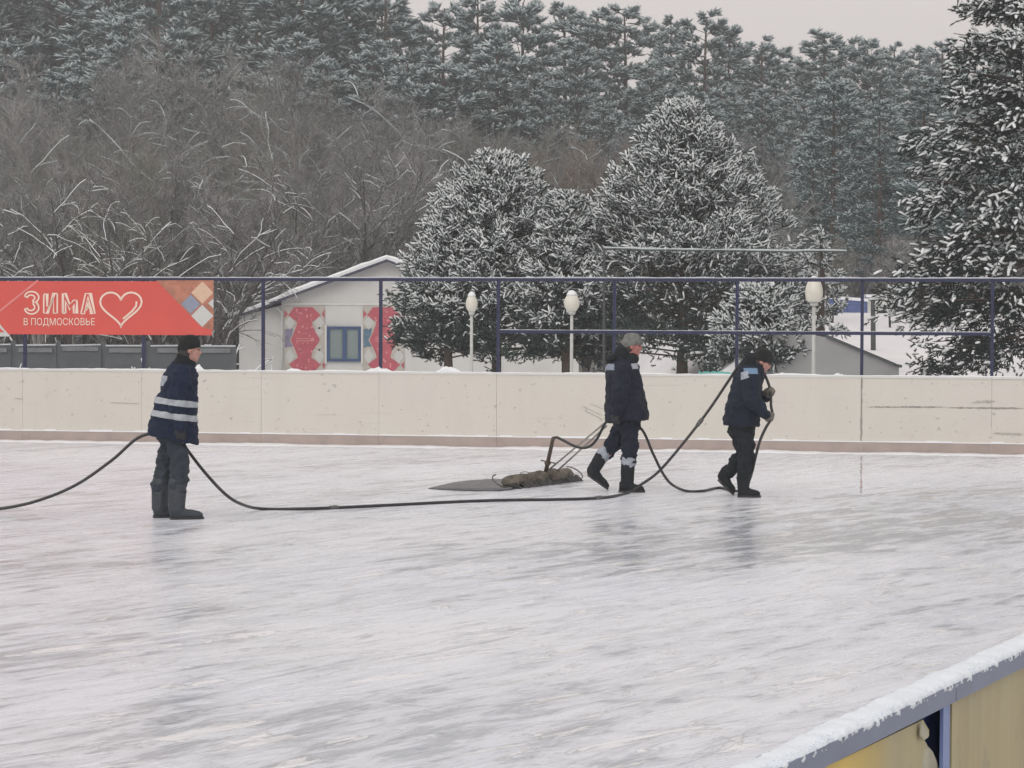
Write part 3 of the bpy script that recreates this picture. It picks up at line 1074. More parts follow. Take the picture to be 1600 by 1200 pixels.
tl = MB()
rr_ = []
for i in range(13):
    q = atY(1092 + i * 4.6, 583, 37.0)
    h = 0.0 + 0.05 * rng.random()
    rr_.append([Vector((q.x, 37.0, 0.9)), Vector((q.x, 36.97, q.z + h)), Vector((q.x, 37.05, q.z + h)), Vector((q.x, 37.08, 0.9))])
tl.rings(rr_)
tag(tl.build('plastic_sheet', M['teal']), 'strip of teal plastic sheet just behind the boards left of the stooping man', 'plastic sheet')

# ------------------------------------------------------------------ globe lamps
def lamp(px, gy, top, bot, Y, wpx, label, box=0.62):
    c = atY(px, gy, Y)
    root = empty('globe_lamp', (c.x, Y, -0.06), label, 'lamp', 'globe lamps behind the boards')
    r = wpx / 2 / F * Y
    zt_, zb_ = atY(px, top, Y).z, atY(px, bot, Y).z
    g = MB()
    g.tube([Vector((c.x, Y, -0.1)), Vector((c.x, Y, zb_))], [0.036, 0.030], 10)
    g.build('pole', M['pole_grey'], root, smooth=True)
    g = MB()
    H = zt_ - zb_
    g.lathe((c.x, Y, zb_), [(0.05, -0.07), (r * .45, -0.05), (r * .5, 0.0), (r * .42, 0.01)], 16)
    g.build('fitter', M['pole_grey'], root, smooth=True)
    g = MB()
    prof = []
    for i in range(13):
        f = i / 12
        rad = r * (math.sin(math.pi * (0.10 + 0.90 * f)) ** box) * (1.06 - .15 * f)
        prof.append((max(0.01, rad), f * H * 0.97))
    g.lathe((c.x, Y, zb_), prof, 20)
    g.build('globe', M['globe'], root, smooth=True)
    g = MB()
    g.lathe((c.x, Y, zb_ + H * .78), [(r * .66, 0), (r * .62, H * .1), (r * .42, H * .21), (r * .12, H * .27)], 14)
    g.build('snow_cap', M['snow'], root, smooth=True)
lamp(737, 472, 457, 487, 45, 19, 'slim egg-shaped globe lamp nearest the white house')
lamp(893.5, 471, 455, 486, 43, 25, 'round globe lamp between two blue posts behind the middle man')
lamp(1272, 454, 433, 472, 40, 28, 'larger globe lamp before the grey retaining wall', 0.34)

# ------------------------------------------------------------------ near boards, bottom right
def sun_faded_sheet(s_a, s_b):
    """sheet whose yellow paint has worn away to bare ply towards the torn end"""
    m, t, p = new_mat('near_panel_left')
    tc = t.nodes.new('ShaderNodeTexCoord')
    dt = t.nodes.new('ShaderNodeVectorMath')
    dt.operation = 'DOT_PRODUCT'
    dt.inputs[1].default_value = NB_E
    t.links.new(tc.outputs['Object'], dt.inputs[0])
    mr = t.nodes.new('ShaderNodeMapRange')
    mr.inputs['From Min'].default_value = s_a
    mr.inputs['From Max'].default_value = s_b
    t.links.new(dt.outputs['Value'], mr.inputs['Value'])
    n1 = nz(t, coords(t, (1, 1, 0.06)), 6.0, 4, 0.55)
    f = mixc(t, 0.35, mr.outputs[0], n1)
    yel = ramp(t, n1, [(0.3, (0.52, 0.37, 0.08)), (0.7, (0.62, 0.46, 0.12))])
    bei = ramp(t, n1, [(0.3, (0.29, 0.25, 0.155)), (0.7, (0.40, 0.36, 0.21))])
    c = mixc(t, ramp(t, f, [(0.25, 0.0), (0.75, 1.0)]), yel, bei)
    dirt = ramp(t, nz(t, coords(t), 9, 6, 0.65), [(0.58, 0.0), (0.72, 0.45)])
    t.links.new(mixc(t, dirt, c, (0.20, 0.18, 0.13)), p.inputs['Base Color'])
    p.inputs['Roughness'].default_value = 0.6
    bump(t, p, n1, 0.3, 0.02)
    return m
near = empty('near_boards', nb(0, 0, 0), 'near rink boards with snow-capped grey rail and yellowish panels', 'rink boards')
S0, S1 = -4.0, 9.0
sj, _ = nb_s(1489, 1085)
g = MB()
g.bar(nb(S0, -0.03, 1.08), nb(sj - 0.002, -0.03, 1.08), 0.075, 0.04)
g.build('top_rail', M['rail_metal'], near)
g = MB()
g.bar(nb(sj + 0.002, -0.03, 1.08), nb(S1, -0.03, 1.08), 0.075, 0.04)
g.build('top_rail', M['rail_metal'], near)
g = MB()         # snow on the rail
rr_ = []
n = 900
for i in range(n + 1):
    s_ = -1.5 + (S1 + 1.5) * i / n
    h = 0.014 + 0.009 * mnoise.noise(Vector((s_ * 4, 0, 0))) + 0.006 * mnoise.noise(Vector((s_ * 17, 4, 0))) + 0.003 * rng.random()
    thin = 1.0 - 0.45 * smooth(0.35, -0.1, s_)
    h *= thin
    fr = 0.001 * rng.random() + 0.006 * (rng.random() ** 2)
    sec = []
    for k in range(9):
        a = math.pi * k / 8
        sec.append(nb(s_, -0.03 + 0.0355 * math.cos(a) * (1 + 0.06 * mnoise.noise(Vector((s_ * 30, k, 0)))) + (fr if k < 3 else 0),
                      1.099 + h * (math.sin(a) ** 0.6) + 0.003 * mnoise.noise(Vector((s_ * 45, k * .9, 2))) - (0.010 * rng.random() if k == 0 else 0)))
    rr_.append(sec)
g.rings(rr_)
tag(g.build('rail_snow', M['snow_near'], near, smooth=True), kind='stuff')
g = MB()         # loose flakes standing up along the front edge of the rail snow
for i in range(3200):
    s_ = rng.uniform(-0.6, 4.0)
    a = rng.uniform(0.05, 1.0)
    b = nb(s_, -0.03 + 0.035 * math.cos(a), 1.100 + 0.013 * math.sin(a) ** .6)
    d = Vector((rng.uniform(-1, 1), rng.uniform(-1, 1), rng.uniform(-.2, 1))).normalized() * rng.uniform(0.002, 0.006)
    e = Vector((rng.uniform(-1, 1), rng.uniform(-1, 1), rng.uniform(-1, 1))).normalized() * rng.uniform(0.001, 0.003)
    g.face([b - e, b + e, b + d])
tag(g.build('snow_flakes', M['snow_near'], near, fix=False), kind='stuff')
sp0, _ = nb_s(1474, 1130, -0.006)
sp1, _ = nb_s(1485, 1130, -0.006)
sp2, _ = nb_s(1437, 1130)
g = MB()
g.box(nb((sp0 + sp1) / 2 - .002, -0.010, 0.52), (sp1 - sp0 - .004, 0.008, 1.077), NB_E, NB_N)
g.build('post', M['rail_post'], near)
g = MB()
g.box(nb(sp1 + 0.006, -0.016, 0.52), (0.012, 0.010, 1.077), NB_E, NB_N)
g.build('post', M['navy_paint'], near)
g = MB()
g.box(nb((S0 + S1) / 2, -0.055, 0.52), (S1 - S0, 0.012, 1.07), NB_E, NB_N)
g.build('backing_sheet', M['navy_sheet'], near)
g = MB()
g.box(nb((sp1 + 0.018 + sp1 + 1.9) / 2, -0.012, 0.52), (1.9 - 0.02, 0.008, 1.076), NB_E, NB_N)
g.build('panel', M['near_panel'], near)
for k in range(3):
    g = MB()
    g.box(nb(sp1 + 1.95 + 1.9 * k + .95, -0.012, 0.52), (1.88, 0.008, 1.076), NB_E, NB_N)
    g.build('panel', M['near_panel'], near)
# left panel with a torn right edge
g = MB()
edge = []
r2 = random.Random(3)
s_dark, _ = nb_s(1400, 1180)
sm = s_dark - 1.1
prof = [(1437, 1124), (1440, 1130), (1446, 1140), (1446, 1150), (1439, 1156), (1443, 1163), (1444, 1166), (1438, 1172), (1436, 1188), (1434, 1205)]
for (x, y) in prof:
    s_, z_ = nb_s(x, y, -0.012)
    edge.append((s_, z_))
z_top = 1.058
poly = [nb(sm, -0.012, 0.0), nb(edge[-1][0], -0.012, 0.0), nb(edge[-1][0], -0.012, edge[-1][1])] + [nb(s_, -0.012, min(z_, z_top - .0005 * i)) for i, (s_, z_) in enumerate(reversed(edge))][1:] + [nb(sm, -0.012, z_top)]
g.prism(poly, NB_N, 0.008)
g.build('panel', sun_faded_sheet(s_dark - .32, s_dark + .06), near)
g = MB()
g.box(nb(sm - .90, -0.009, 0.52), (1.79, 0.008, 1.076), NB_E, NB_N)
g.build('panel', M['near_panel_yellow'], near)
def torn(ptspx, name, off):
    g = MB()
    pl_ = []
    for x, y in ptspx:
        s_, z_ = nb_s(x, y, off)
        pl_.append(nb(s_, off + 0.004 * r2.random(), z_))
    g.prism(pl_, NB_N, 0.004)
    g.build(name, M['torn_edge'], near)
torn([(1437.5, 1128), (1442, 1136), (1446.5, 1146), (1445.5, 1152), (1439, 1156.5), (1436, 1150)], 'torn_flap', 0.002)
torn([(1441, 1163), (1447, 1168), (1454, 1174), (1460, 1188), (1464, 1210), (1434, 1210), (1437, 1180)], 'torn_flap', -0.025)

# ------------------------------------------------------------------ trees
GA = math.pi * (3 - math.sqrt(5))

def tri_mesh(name, V, Fc, smooth=False):
    me = bpy.data.meshes.new(name)
    nv, nf = len(V), len(Fc)
    me.vertices.add(nv)
    me.vertices.foreach_set('co', np.asarray(V, dtype=np.float32).ravel())
    me.loops.add(nf * 3)
    me.loops.foreach_set('vertex_index', np.asarray(Fc, dtype=np.int32).ravel())
    me.polygons.add(nf)
    me.polygons.foreach_set('loop_start', np.arange(0, nf * 3, 3, dtype=np.int32))
    me.polygons.foreach_set('loop_total', np.full(nf, 3, dtype=np.int32))
    if smooth:
        me.polygons.foreach_set('use_smooth', np.ones(nf, dtype=bool))
    me.update(calc_edges=True)
    return me

def needle_template(nb_, seed=0, w=0.16, spread=0.8):
    r = np.random.RandomState(seed)
    V, Fc = [], []
    for i in range(nb_):
        a = i * GA + r.uniform(-.3, .3)
        t0 = r.uniform(0.0, 0.62)
        t1 = min(1.05, t0 + r.uniform(0.33, 0.5))
        rad = spread * r.uniform(0.7, 1.1) * (1 - 0.45 * t0)
        c, s_ = math.cos(a), math.sin(a)
        b = len(V)
        V += [(-s_ * w, c * w, t0), (s_ * w, -c * w, t0), (c * rad, s_ * rad, t1)]
        Fc.append((b, b + 1, b + 2))
    # slim core
    b = len(V)
    for k in range(3):
        a = 2 * math.pi * k / 3
        V.append((0.28 * math.cos(a), 0.28 * math.sin(a), 0.0))
    V.append((0, 0, 1.08))
    for k in range(3):
        Fc.append((b + k, b + (k + 1) % 3, b + 3))
    return np.array(V), np.array(Fc)

def snow_template(n=5, m=3, seed=0):
    """lump lying along +z on the +y side"""
    r = np.random.RandomState(seed)
    V, Fc = [(0, 0.25, -0.06)], []
    for i in range(m):
        t = (i + 0.5) / m
        rad = [0.62, 0.80, 0.62, 0.5][i % 4] * r.uniform(.85, 1.15)
        for k in range(n):
            a = 2 * math.pi * k / n + 0.3
            V.append((rad * 0.95 * math.cos(a), 0.45 + rad * 0.75 * math.sin(a), t * 0.95))
    V.append((0, 0.35, 1.06))
    for k in range(n):
        Fc.append((0, 1 + (k + 1) % n, 1 + k))
    for i in range(m - 1):
        for k in range(n):
            a, b_ = 1 + i * n + k, 1 + i * n + (k + 1) % n
            Fc += [(a, b_, b_ + n), (a, b_ + n, a + n)]
    e = len(V) - 1
    for k in range(n):
        Fc.append((e, 1 + (m - 1) * n + k, 1 + (m - 1) * n + (k + 1) % n))
    return np.array(V), np.array(Fc)

def stamp(tmpl, P, D, L, Rd):
    """copy the template along directions D at points P"""
    V, Fc = tmpl
    D = D / np.linalg.norm(D, axis=1, keepdims=True)
    up = np.array([0, 0, 1.0])
    side = np.cross(D, up)
    ln = np.linalg.norm(side, axis=1, keepdims=True)
    side = np.where(ln < 1e-3, np.array([1.0, 0, 0]), side / np.maximum(ln, 1e-6))
    top = np.cross(side, D)
    W = (V[None, :, 0:1] * side[:, None, :] + V[None, :, 1:2] * top[:, None, :]) * Rd[:, None, None] + V[None, :, 2:3] * D[:, None, :] * L[:, None, None] + P[:, None, :]
    n, k = W.shape[:2]
    FF = (Fc[None] + (np.arange(n) * k)[:, None, None]).reshape(-1, 3)
    return W.reshape(-1, 3), FF

def crown_shoots(seed, z0, z1, rad, nbr, nlet, nsh, elev, upw, spray=0.9, inner=0.28, rnd=0.45, droop=0.0, lean=(0, 0), var=(0.78, 1.08), tiers=0):
    """shoot base points and directions on a whorled crown, plus the branch axes"""
    r = np.random.RandomState(seed)
    P, D, T, BR = [], [], [], []
    for i in range(nbr):
        t = (i + r.uniform(0, 1)) / nbr
        if tiers:
            t = min(0.995, (math.floor(t * tiers) + 0.5 + r.uniform(-.16, .16)) / tiers)
        az = i * GA + r.uniform(-.35, .35)
        z = z0 + (z1 - z0) * t
        ln = rad(t, az) * r.uniform(*var)
        e = elev(t) + r.uniform(-.15, .15)
        h = np.array([math.cos(az), math.sin(az), 0.0])
        b0 = np.array([lean[0] * t, lean[1] * t, z])
        BR.append((b0, b0 + (h * math.cos(e) + np.array([0, 0, math.sin(e)])) * ln))
        k = max(3, int(nlet * (0.35 + 0.65 * ln / max(0.01, rad(0.3, 0)))))
        s_ = inner + (1 - inner) * np.sqrt(r.uniform(0.0, 1, k))
        s_[0] = 1.0
        bend = droop * (s_ ** 2) * ln
        q = b0 + (h[None] * math.cos(e) + np.array([[0, 0, math.sin(e)]])) * (ln * s_)[:, None]
        q[:, 2] -= bend
        lat = np.array([-h[1], h[0], 0.0])
        off = r.uniform(-1, 1, k) * spray * (1.05 - 0.65 * s_) * ln * 0.55
        off[0] = 0
        q = q + lat[None] * off[:, None]
        q[:, 2] += r.normal(0, 0.05, k) * ln
        for j in range(k):
            d0 = h * 0.8 + lat * np.sign(off[j]) * 0.45 * min(1, abs(off[j]) * 3)
            dd = d0[None] + np.array([[0, 0, upw(t)]]) + r.normal(0, rnd, (nsh, 3))
            P.append(np.repeat(q[j][None], nsh, 0) + r.normal(0, 0.03, (nsh, 3)) * ln)
            D.append(dd)
            T.append(np.full(nsh, t))
    return np.concatenate(P), np.concatenate(D), np.concatenate(T), BR

def trunk_mesh(z1, r0, BR, rb=0.02, seed=0, bend=0.1):
    g = MB()
    r = random.Random(seed)
    pts = [Vector((bend * math.sin(k * .9 + seed) * (k / 8) * .5, bend * math.cos(k * .7 + seed) * (k / 8) * .5, -0.25 + (z1 + .25) * k / 8)) for k in range(9)]
    g.tube(pts, [r0 * (1.25 if k == 0 else 1) * (1 - 0.9 * k / 8) + 0.01 for k in range(9)], 8)
    for a, b in BR:
        a, b = Vector(a), Vector(b)
        g.tube([a, a.lerp(b, .5) + Vector((0, 0, -.02)), b], [rb, rb * .7, rb * .3], 4, cap=False)
    return g

NT = needle_template(9, 1, 0.24, 1.1)
NT2 = needle_template(12, 2, 0.13, 1.0)
ST = snow_template(5, 2, 1)
def worm_template(n=5):
    V, Fc = [(0, 0.35, -0.02)], []
    for t_, rad, lift in ((0.06, .55, .40), (0.48, .80, .52), (0.92, .58, .46)):
        for k in range(n):
            a_ = 2 * math.pi * k / n + 0.3
            V.append((rad * math.cos(a_), lift + rad * .8 * math.sin(a_), t_))
    V.append((0, 0.45, 1.0))
    for k in range(n):
        Fc.append((0, 1 + (k + 1) % n, 1 + k))
        for i in (0, 1):
            a_, b_ = 1 + i * n + k, 1 + i * n + (k + 1) % n
            Fc += [(a_, b_, b_ + n), (a_, b_ + n, a_ + n)]
        Fc.append((len(V) - 1, 1 + 2 * n + k, 1 + 2 * n + (k + 1) % n))
    return np.array(V), np.array(Fc)
def blunt_template(n=4):
    V, Fc = [(0, 0.35, -0.02)], []
    for t_, rad, lift in ((0.16, .70, .45), (0.80, .66, .50)):
        for k in range(n):
            a_ = 2 * math.pi * k / n + 0.4
            V.append((rad * math.cos(a_), lift + rad * .8 * math.sin(a_), t_))
    V.append((0, 0.45, 1.02))
    for k in range(n):
        Fc.append((0, 1 + (k + 1) % n, 1 + k))
        a_, b_ = 1 + k, 1 + (k + 1) % n
        Fc += [(a_, b_, b_ + n), (a_, b_ + n, a_ + n)]
        Fc.append((len(V) - 1, 1 + n + k, 1 + n + (k + 1) % n))
    return np.array(V), np.array(Fc)
ST_W = blunt_template(4)
ST_P = worm_template(5)
ST2 = snow_template(4, 2, 2)

def make_tree(name, loc, label, group, trunk_g, crown, snow_m, mats, rz=0, scale=1.0, cat='tree'):
    root = empty(name, loc, label, cat, group, rz)
    root.scale = (scale,) * 3
    tm = trunk_g if isinstance(trunk_g, bpy.types.Mesh) else trunk_g.mesh('trunk', smooth=True)
    for nm, me, mt in (('trunk', tm, mats[0]), ('crown', crown, mats[1]), ('snow', snow_m, mats[2])):
        if me is None: continue
        if not me.materials:
            me.materials.append(mt)
        o_ = link_mesh(nm, me, root)
        if nm == 'snow':
            tag(o_, kind='stuff')
    return root

def conifer_meshes(seed, z0, z1, rad, nbr, nlet, nsh, elev, upw, L, Rd, snow_p, snow_r, trunk_r, nt=NT, st=ST, **kw):
    r = np.random.RandomState(seed + 99)
    P, D, T, BR = crown_shoots(seed, z0, z1, rad, nbr, nlet, nsh, elev, upw, **kw)
    n = len(P)
    LL = L * r.uniform(0.7, 1.25, n)
    RR = Rd * r.uniform(0.8, 1.2, n)
    crown = tri_mesh('crown', *stamp(nt, P, D, LL, RR))
    # snow lies on the shoots that face the open sky, not on the sheltered ones inside
    rr_ = np.hypot(P[:, 0], P[:, 1])
    rel = rr_ / np.maximum(0.05, np.array([rad(t, 0) for t in T]))
    pr = np.array([snow_p(t) for t in T]) * np.clip(0.35 + rel, 0, 1.1)
    keep = r.uniform(0, 1, n) < pr
    dsn = D[keep].copy()
    sm = tri_mesh('snow', *stamp(st, P[keep], dsn, LL[keep] * 0.98, RR[keep] * snow_r), smooth=True)
    return trunk_mesh(z1, trunk_r, BR, 0.02, seed), crown, sm

def wob(seed, amt):
    r = np.random.RandomState(seed)
    ph = r.uniform(0, 6.28, 4)
    return lambda t, az: 1 + amt * (math.sin(2 * az + ph[0] + 5 * t) * .6 + math.sin(3 * az + ph[1] - 7 * t) * .4 + math.sin(11 * t + ph[2]) * .4)

def round_pine(Rm, seed, p=0.72, low=0.72):
    w = wob(seed, 0.09)
    return lambda t, az: Rm * (max(0.02, 1 - t) ** p) * (low + (1 - low) * min(1, t / 0.18)) * w(t, az)

PG = 'snow-laden pines behind the boards'
PM = (M['bark_pine'], M['needles'], M['snow_shoot'])
def mid_pine(px, Y, top_px, base_px, Rm, seed, nbr, label, low_snow=0.06, nlet=15, p=0.72, low=0.72):
    c = atY(px, 586, Y)
    z1 = atY(px, top_px, Y).z - 0.2
    z0 = atY(px, base_px, Y).z
    gz = ground_z(c.x, Y)
    tr, cr, sn = conifer_meshes(seed, z0 - gz, z1 - gz, round_pine(Rm, seed, p, low), nbr, nlet, 8,
                                lambda t: 0.10 + 0.75 * t, lambda t: 0.30 + 0.9 * t, 0.185, 0.045,
                                lambda t: low_snow + (0.74 - low_snow) * smooth(0.10, 0.32, t), 0.80, 0.12, st=ST_W, rnd=0.62, var=(0.76, 1.10))
    make_tree('pine_tree', (c.x, Y, gz), label, PG, tr, cr, sn, PM)
mid_pine(1066, 50, 160, 560, 3.05, 11, 190, 'tallest and broadest snow-laden pine, behind the two men on the right', nlet=22, p=0.64, low=0.92)
mid_pine(775, 51, 244, 556, 2.85, 12, 165, 'tallest pine of the snowy clump beside the white house', nlet=21, p=0.60)
mid_pine(700, 50.2, 350, 562, 1.35, 13, 70, 'short left pine of the clump, overlapping the right house poster', nlet=15, p=0.5)
mid_pine(885, 49.6, 298, 560, 1.35, 14, 76, 'short right pine of the clump behind the middle globe lamp', nlet=15, p=0.5)
mid_pine(1184, 46.6, 450, 580, 1.15, 15, 56, 'low spreading snowy pine at the right foot of the tallest pine', nlet=16, p=0.42, low=1.0, low_snow=0.2)
mid_pine(1282, 55, 352, 520, 0.75, 16, 26, 'slim young snowy pine rising behind the right globe lamp', nlet=9, low_snow=0.6, p=0.7)

# dark spruce at the right edge
def spruce(px, Y, z1, base_px, Rm, seed, nbr, label, name='spruce_tree', nlet=32):
    c = atY(px, 586, Y)
    gz = ground_z(c.x, Y)
    z0 = atY(px, base_px, Y).z - gz
    w = wob(seed, 0.10)
    rad = lambda t, az: Rm * (max(0.01, 1 - t) ** 0.85) * (0.88 + 0.12 * min(1, t / .1)) * w(t, az)
    tr, cr, sn = conifer_meshes(seed, z0, z1, rad, nbr, nlet, 7, lambda t: -0.02 + 0.35 * t, lambda t: -0.30 + 0.4 * t,
                                0.16, 0.045, lambda t: 0.06 + 0.24 * smooth(0.04, 0.22, t), 0.85, 0.17, st=ST_P, spray=1.0, inner=0.06, rnd=0.5, droop=0.24, var=(0.70, 1.12), tiers=17)
    make_tree(name, (c.x, Y, gz), label, 'snowy spruces at the right edge', tr, cr, sn, (M['bark_pine'], M['needles_spruce'], M['snow_shoot']))
spruce(1618, 42.5, 12.6, 552, 2.95, 21, 210, 'tall dark spruce with heavy snow at the right edge of the picture')

# background conifers: four meshes shared by all of them
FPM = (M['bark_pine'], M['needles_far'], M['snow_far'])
far_kinds = []
for k in range(5):
    w = wob(40 + k, 0.34)
    H = [17.0, 18.5, 16.0, 19.0, 17.5][k]
    z0 = H * [0.30, 0.36, 0.24, 0.42, 0.20][k]
    Rm = [2.6, 2.4, 2.8, 2.3, 3.0][k]
    pw = [0.42, 0.50, 0.46, 0.38, 0.55][k]
    rad = (lambda Rm, pw, w: (lambda t, az: Rm * (max(0.02, 1 - t) ** pw) * (0.6 + 0.4 * min(1, t / .2)) * w(t, az)))(Rm, pw, w)
    tr, cr, sn = conifer_meshes(60 + k, z0, H, rad, 72, 13, 8, lambda t: -0.05 + 0.6 * t, lambda t: 0.35 + 0.7 * t,
                                0.36, 0.115, lambda t: 0.30 + 0.30 * t, 0.62, 0.20, nt=NT2, st=ST2, rnd=0.6)
    far_kinds.append((tr.mesh('trunk', smooth=True), cr, sn, H))

def zone(px):
    if px < 330: return 'above the red banner'
    if px < 640: return 'above the white house'
    if px < 960: return 'above the snowy pine clump'
    if px < 1230: return 'behind the tallest snowy pine'
    return 'between the tallest pine and the dark spruce'

def far_pine(px, top_y, Y, k, rz, what='hazy snow-dusted forest pine'):
    c = atY(px, 560, Y)
    z = ground_z(c.x, Y)
    top = atY(px, top_y, Y).z - z
    tr, cr, sn, H = far_kinds[k]
    make_tree('forest_pine', (c.x, Y, z), '%s %s' % (what, zone(px)), 'far pines ' + zone(px), tr, cr, sn, FPM, rz, top / (H + 0.35)).scale = (top / (H + .35) * r3.uniform(1.1, 1.8), top / (H + .35) * r3.uniform(1.1, 1.8), top / (H + .35))

r3 = random.Random(5)
sky_line = [(-60, -120), (15, -70), (95, -130), (170, -60), (250, -110), (330, -90), (400, -60), (470, -75), (540, -40), (598, -20),
            (690, 2), (745, -12), (815, -8), (880, 6), (930, 12), (975, 8), (1045, 28), (1100, 18), (1135, 40), (1185, 58), (1216, 72),
            (1282, 48), (1318, 62), (1352, 60), (1392, 66), (1432, 72), (1470, 64), (1520, 70), (1580, 60), (1650, 60)]
for i, (px, ty) in enumerate(sky_line):
    far_pine(px, ty, r3.uniform(112, 128), i % 5, r3.uniform(0, 6.28))
for i, px in enumerate(range(-60, 620, 44)):      # a dense row behind, left, where the wood stands higher than the picture
    far_pine(px + r3.uniform(-12, 12), r3.uniform(-150, -30) if px < 520 else r3.uniform(0, 40), r3.uniform(130, 140), (i * 2) % 5, r3.uniform(0, 6.28), 'tall dark rear forest pine')
for i, px in enumerate(range(-40, 1660, 62)):      # a second, lower row before them
    ty = (150 if px > 1225 else 110) + r3.uniform(-25, 50)
    if px < 640: ty = r3.uniform(30, 110)
    if 640 <= px < 900: ty = r3.uniform(60, 120)
    far_pine(px + r3.uniform(-15, 15), ty, r3.uniform(102, 111), (i * 3 + 1) % 5, r3.uniform(0, 6.28), 'lower snow-dusted forest pine')
for (px, ty, Y, k) in ((1300, 118, 84, 2), (1372, 150, 80, 4), (1268, 205, 88, 0), (1440, 120, 82, 1), (1520, 110, 78, 2)):
    far_pine(px, ty, Y, k, r3.uniform(0, 6.28), 'nearer snowy forest pine')

# deep wood behind: trunks and brush that read as one mass
g = MB()
r4 = random.Random(8)
for i in range(900):
    x, y = r4.uniform(-60, 60), r4.uniform(128, 165)
    h = r4.uniform(6, 13)
    d = r4.uniform(-.4, .4)
    w = r4.uniform(0.08, 0.22)
    g.tube([(x, y, -.2), (x + d * .4, y, h * .5), (x + d, y, h)], [w, w * .8, w * .3], 4, cap=False)
dw = g.build('deep_wood', M['bark'], smooth=True, fix=False)
tag(dw, 'dark mass of trunks and brush deep in the forest', 'forest', kind='stuff')
rr_ = np.random.RandomState(4)
n = 18000
P = np.stack([rr_.uniform(-62, 62, n), rr_.uniform(126, 150, n), rr_.uniform(0, 1, n) * 15.8], 1)
D = rr_.normal(0, 0.6, (n, 3)) + np.array([[0, 0, .5]])
me = tri_mesh('deep_foliage', *stamp(NT2, P, D, rr_.uniform(0.5, 1.1, n), rr_.uniform(.2, .4, n)))
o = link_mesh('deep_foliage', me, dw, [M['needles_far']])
tag(o, kind='stuff')

# bare deciduous trees: seven meshes shared by all of them
def bare_tree(seed, H, stems=2, fan=0.5, lean=0.0, rf=0.011, ntw=6, kid=(11, 8, 7), arch=0.0):
    r = random.Random(seed)
    limbs, tv, tf, snow = MB(), [], [], MB()
    def vec(a): return Vector(a)
    def twig(p, d, ln, w):
        d = d.normalized()
        s_ = d.cross(Vector((r.gauss(0, 1), r.gauss(0, 1), r.gauss(0, 1)))).normalized() * w
        b = len(tv)
        mid = p + d * ln * .55 + Vector((0, 0, r.uniform(-.05, .08) * ln))
        tv.extend([tuple(p - s_), tuple(p + s_), tuple(mid + s_ * .6), tuple(mid - s_ * .6), tuple(p + d * ln + Vector((0, 0, .06 * ln)))])
        tf.extend([(b, b + 1, b + 2), (b, b + 2, b + 3), (b + 3, b + 2, b + 4)])
    def grow(p, d, ln, rad, lvl):
        n = [8, 6, 5, 4][lvl]
        pts, q, dd = [p.copy()], p.copy(), d.normalized()
        wv = [0.10, 0.17, 0.2, 0.24][lvl]
        trop = [0.06, 0.10, 0.06, 0.0][lvl]
        for i in range(n):
            dd = (dd + Vector((r.gauss(0, wv), r.gauss(0, wv), r.gauss(0, wv * .7) + trop - (arch * i / n if lvl in (1, 2) else 0)))).normalized()
            q = q + dd * ln / n
            pts.append(q.copy())
        rs = [max(0.006, rad * (1 - 0.85 * i / n)) for i in range(n + 1)]
        limbs.tube(pts, rs, [6, 5, 4, 3][lvl], cap=False)
        if lvl in (1, 2) or (lvl == 0 and abs(d.z) < .8):
            horiz = 1 - abs((pts[-1] - pts[0]).normalized().z)
            if horiz > 0.25 and r.random() < (0.85 if lvl == 1 else 0.5):
                i0 = r.randint(0, n // 3)
                sp = [pts[i] + Vector((0, 0, rs[i] + .012)) for i in range(i0, n + 1)]
                snow.tube(sp, [max(0.018, min(0.06, rs[i] * .95)) for i in range(i0, n + 1)], 4, cap=False)
        if lvl < 3:
            kids = kid[lvl]
            for k in range(kids):
                f = (0.22 if lvl == 0 else 0.12) + (0.98 - (0.22 if lvl == 0 else .12)) * (k + r.random()) / kids
                i = min(n - 1, int(f * n))
                b = pts[i].lerp(pts[i + 1], f * n - i)
                axis = (pts[i + 1] - pts[i]).normalized()
                side = axis.cross(Vector((r.gauss(0, 1), r.gauss(0, 1), r.gauss(0, .6)))).normalized()
                ang = r.uniform(.45, 1.05)
                nd = axis * math.cos(ang) + side * math.sin(ang) + Vector((0, 0, .12))
                grow(b, nd, ln * [0.46, 0.52, 0.5][lvl] * r.uniform(.65, 1.15) * (1.15 - .5 * f), max(.006, rs[i] * .55), lvl + 1)
        else:
            for k in range(ntw):
                i = r.randint(0, n - 1)
                axis = (pts[i + 1] - pts[i]).normalized()
                twig(pts[i], axis + Vector((r.gauss(0, .55), r.gauss(0, .55), r.gauss(0, .4) + .1)), r.uniform(.35, .8) * H / 12, 0.0085 * H / 12)
    for s_ in range(stems):
        az = 2 * math.pi * s_ / stems + r.uniform(0, 2)
        e = fan * r.uniform(.3, 1) if stems > 1 else lean
        d = Vector((math.cos(az) * math.sin(e), math.sin(az) * math.sin(e), math.cos(e)))
        grow(Vector((d.x * .3, d.y * .3, -.2)), d, H * r.uniform(.72, .85), H * rf, 0)
    lm = limbs.mesh('trunk', smooth=True)
    tm = tri_mesh('crown', np.array(tv), np.array(tf))
    sm = snow.mesh('snow', smooth=True)
    return lm, tm, sm, H

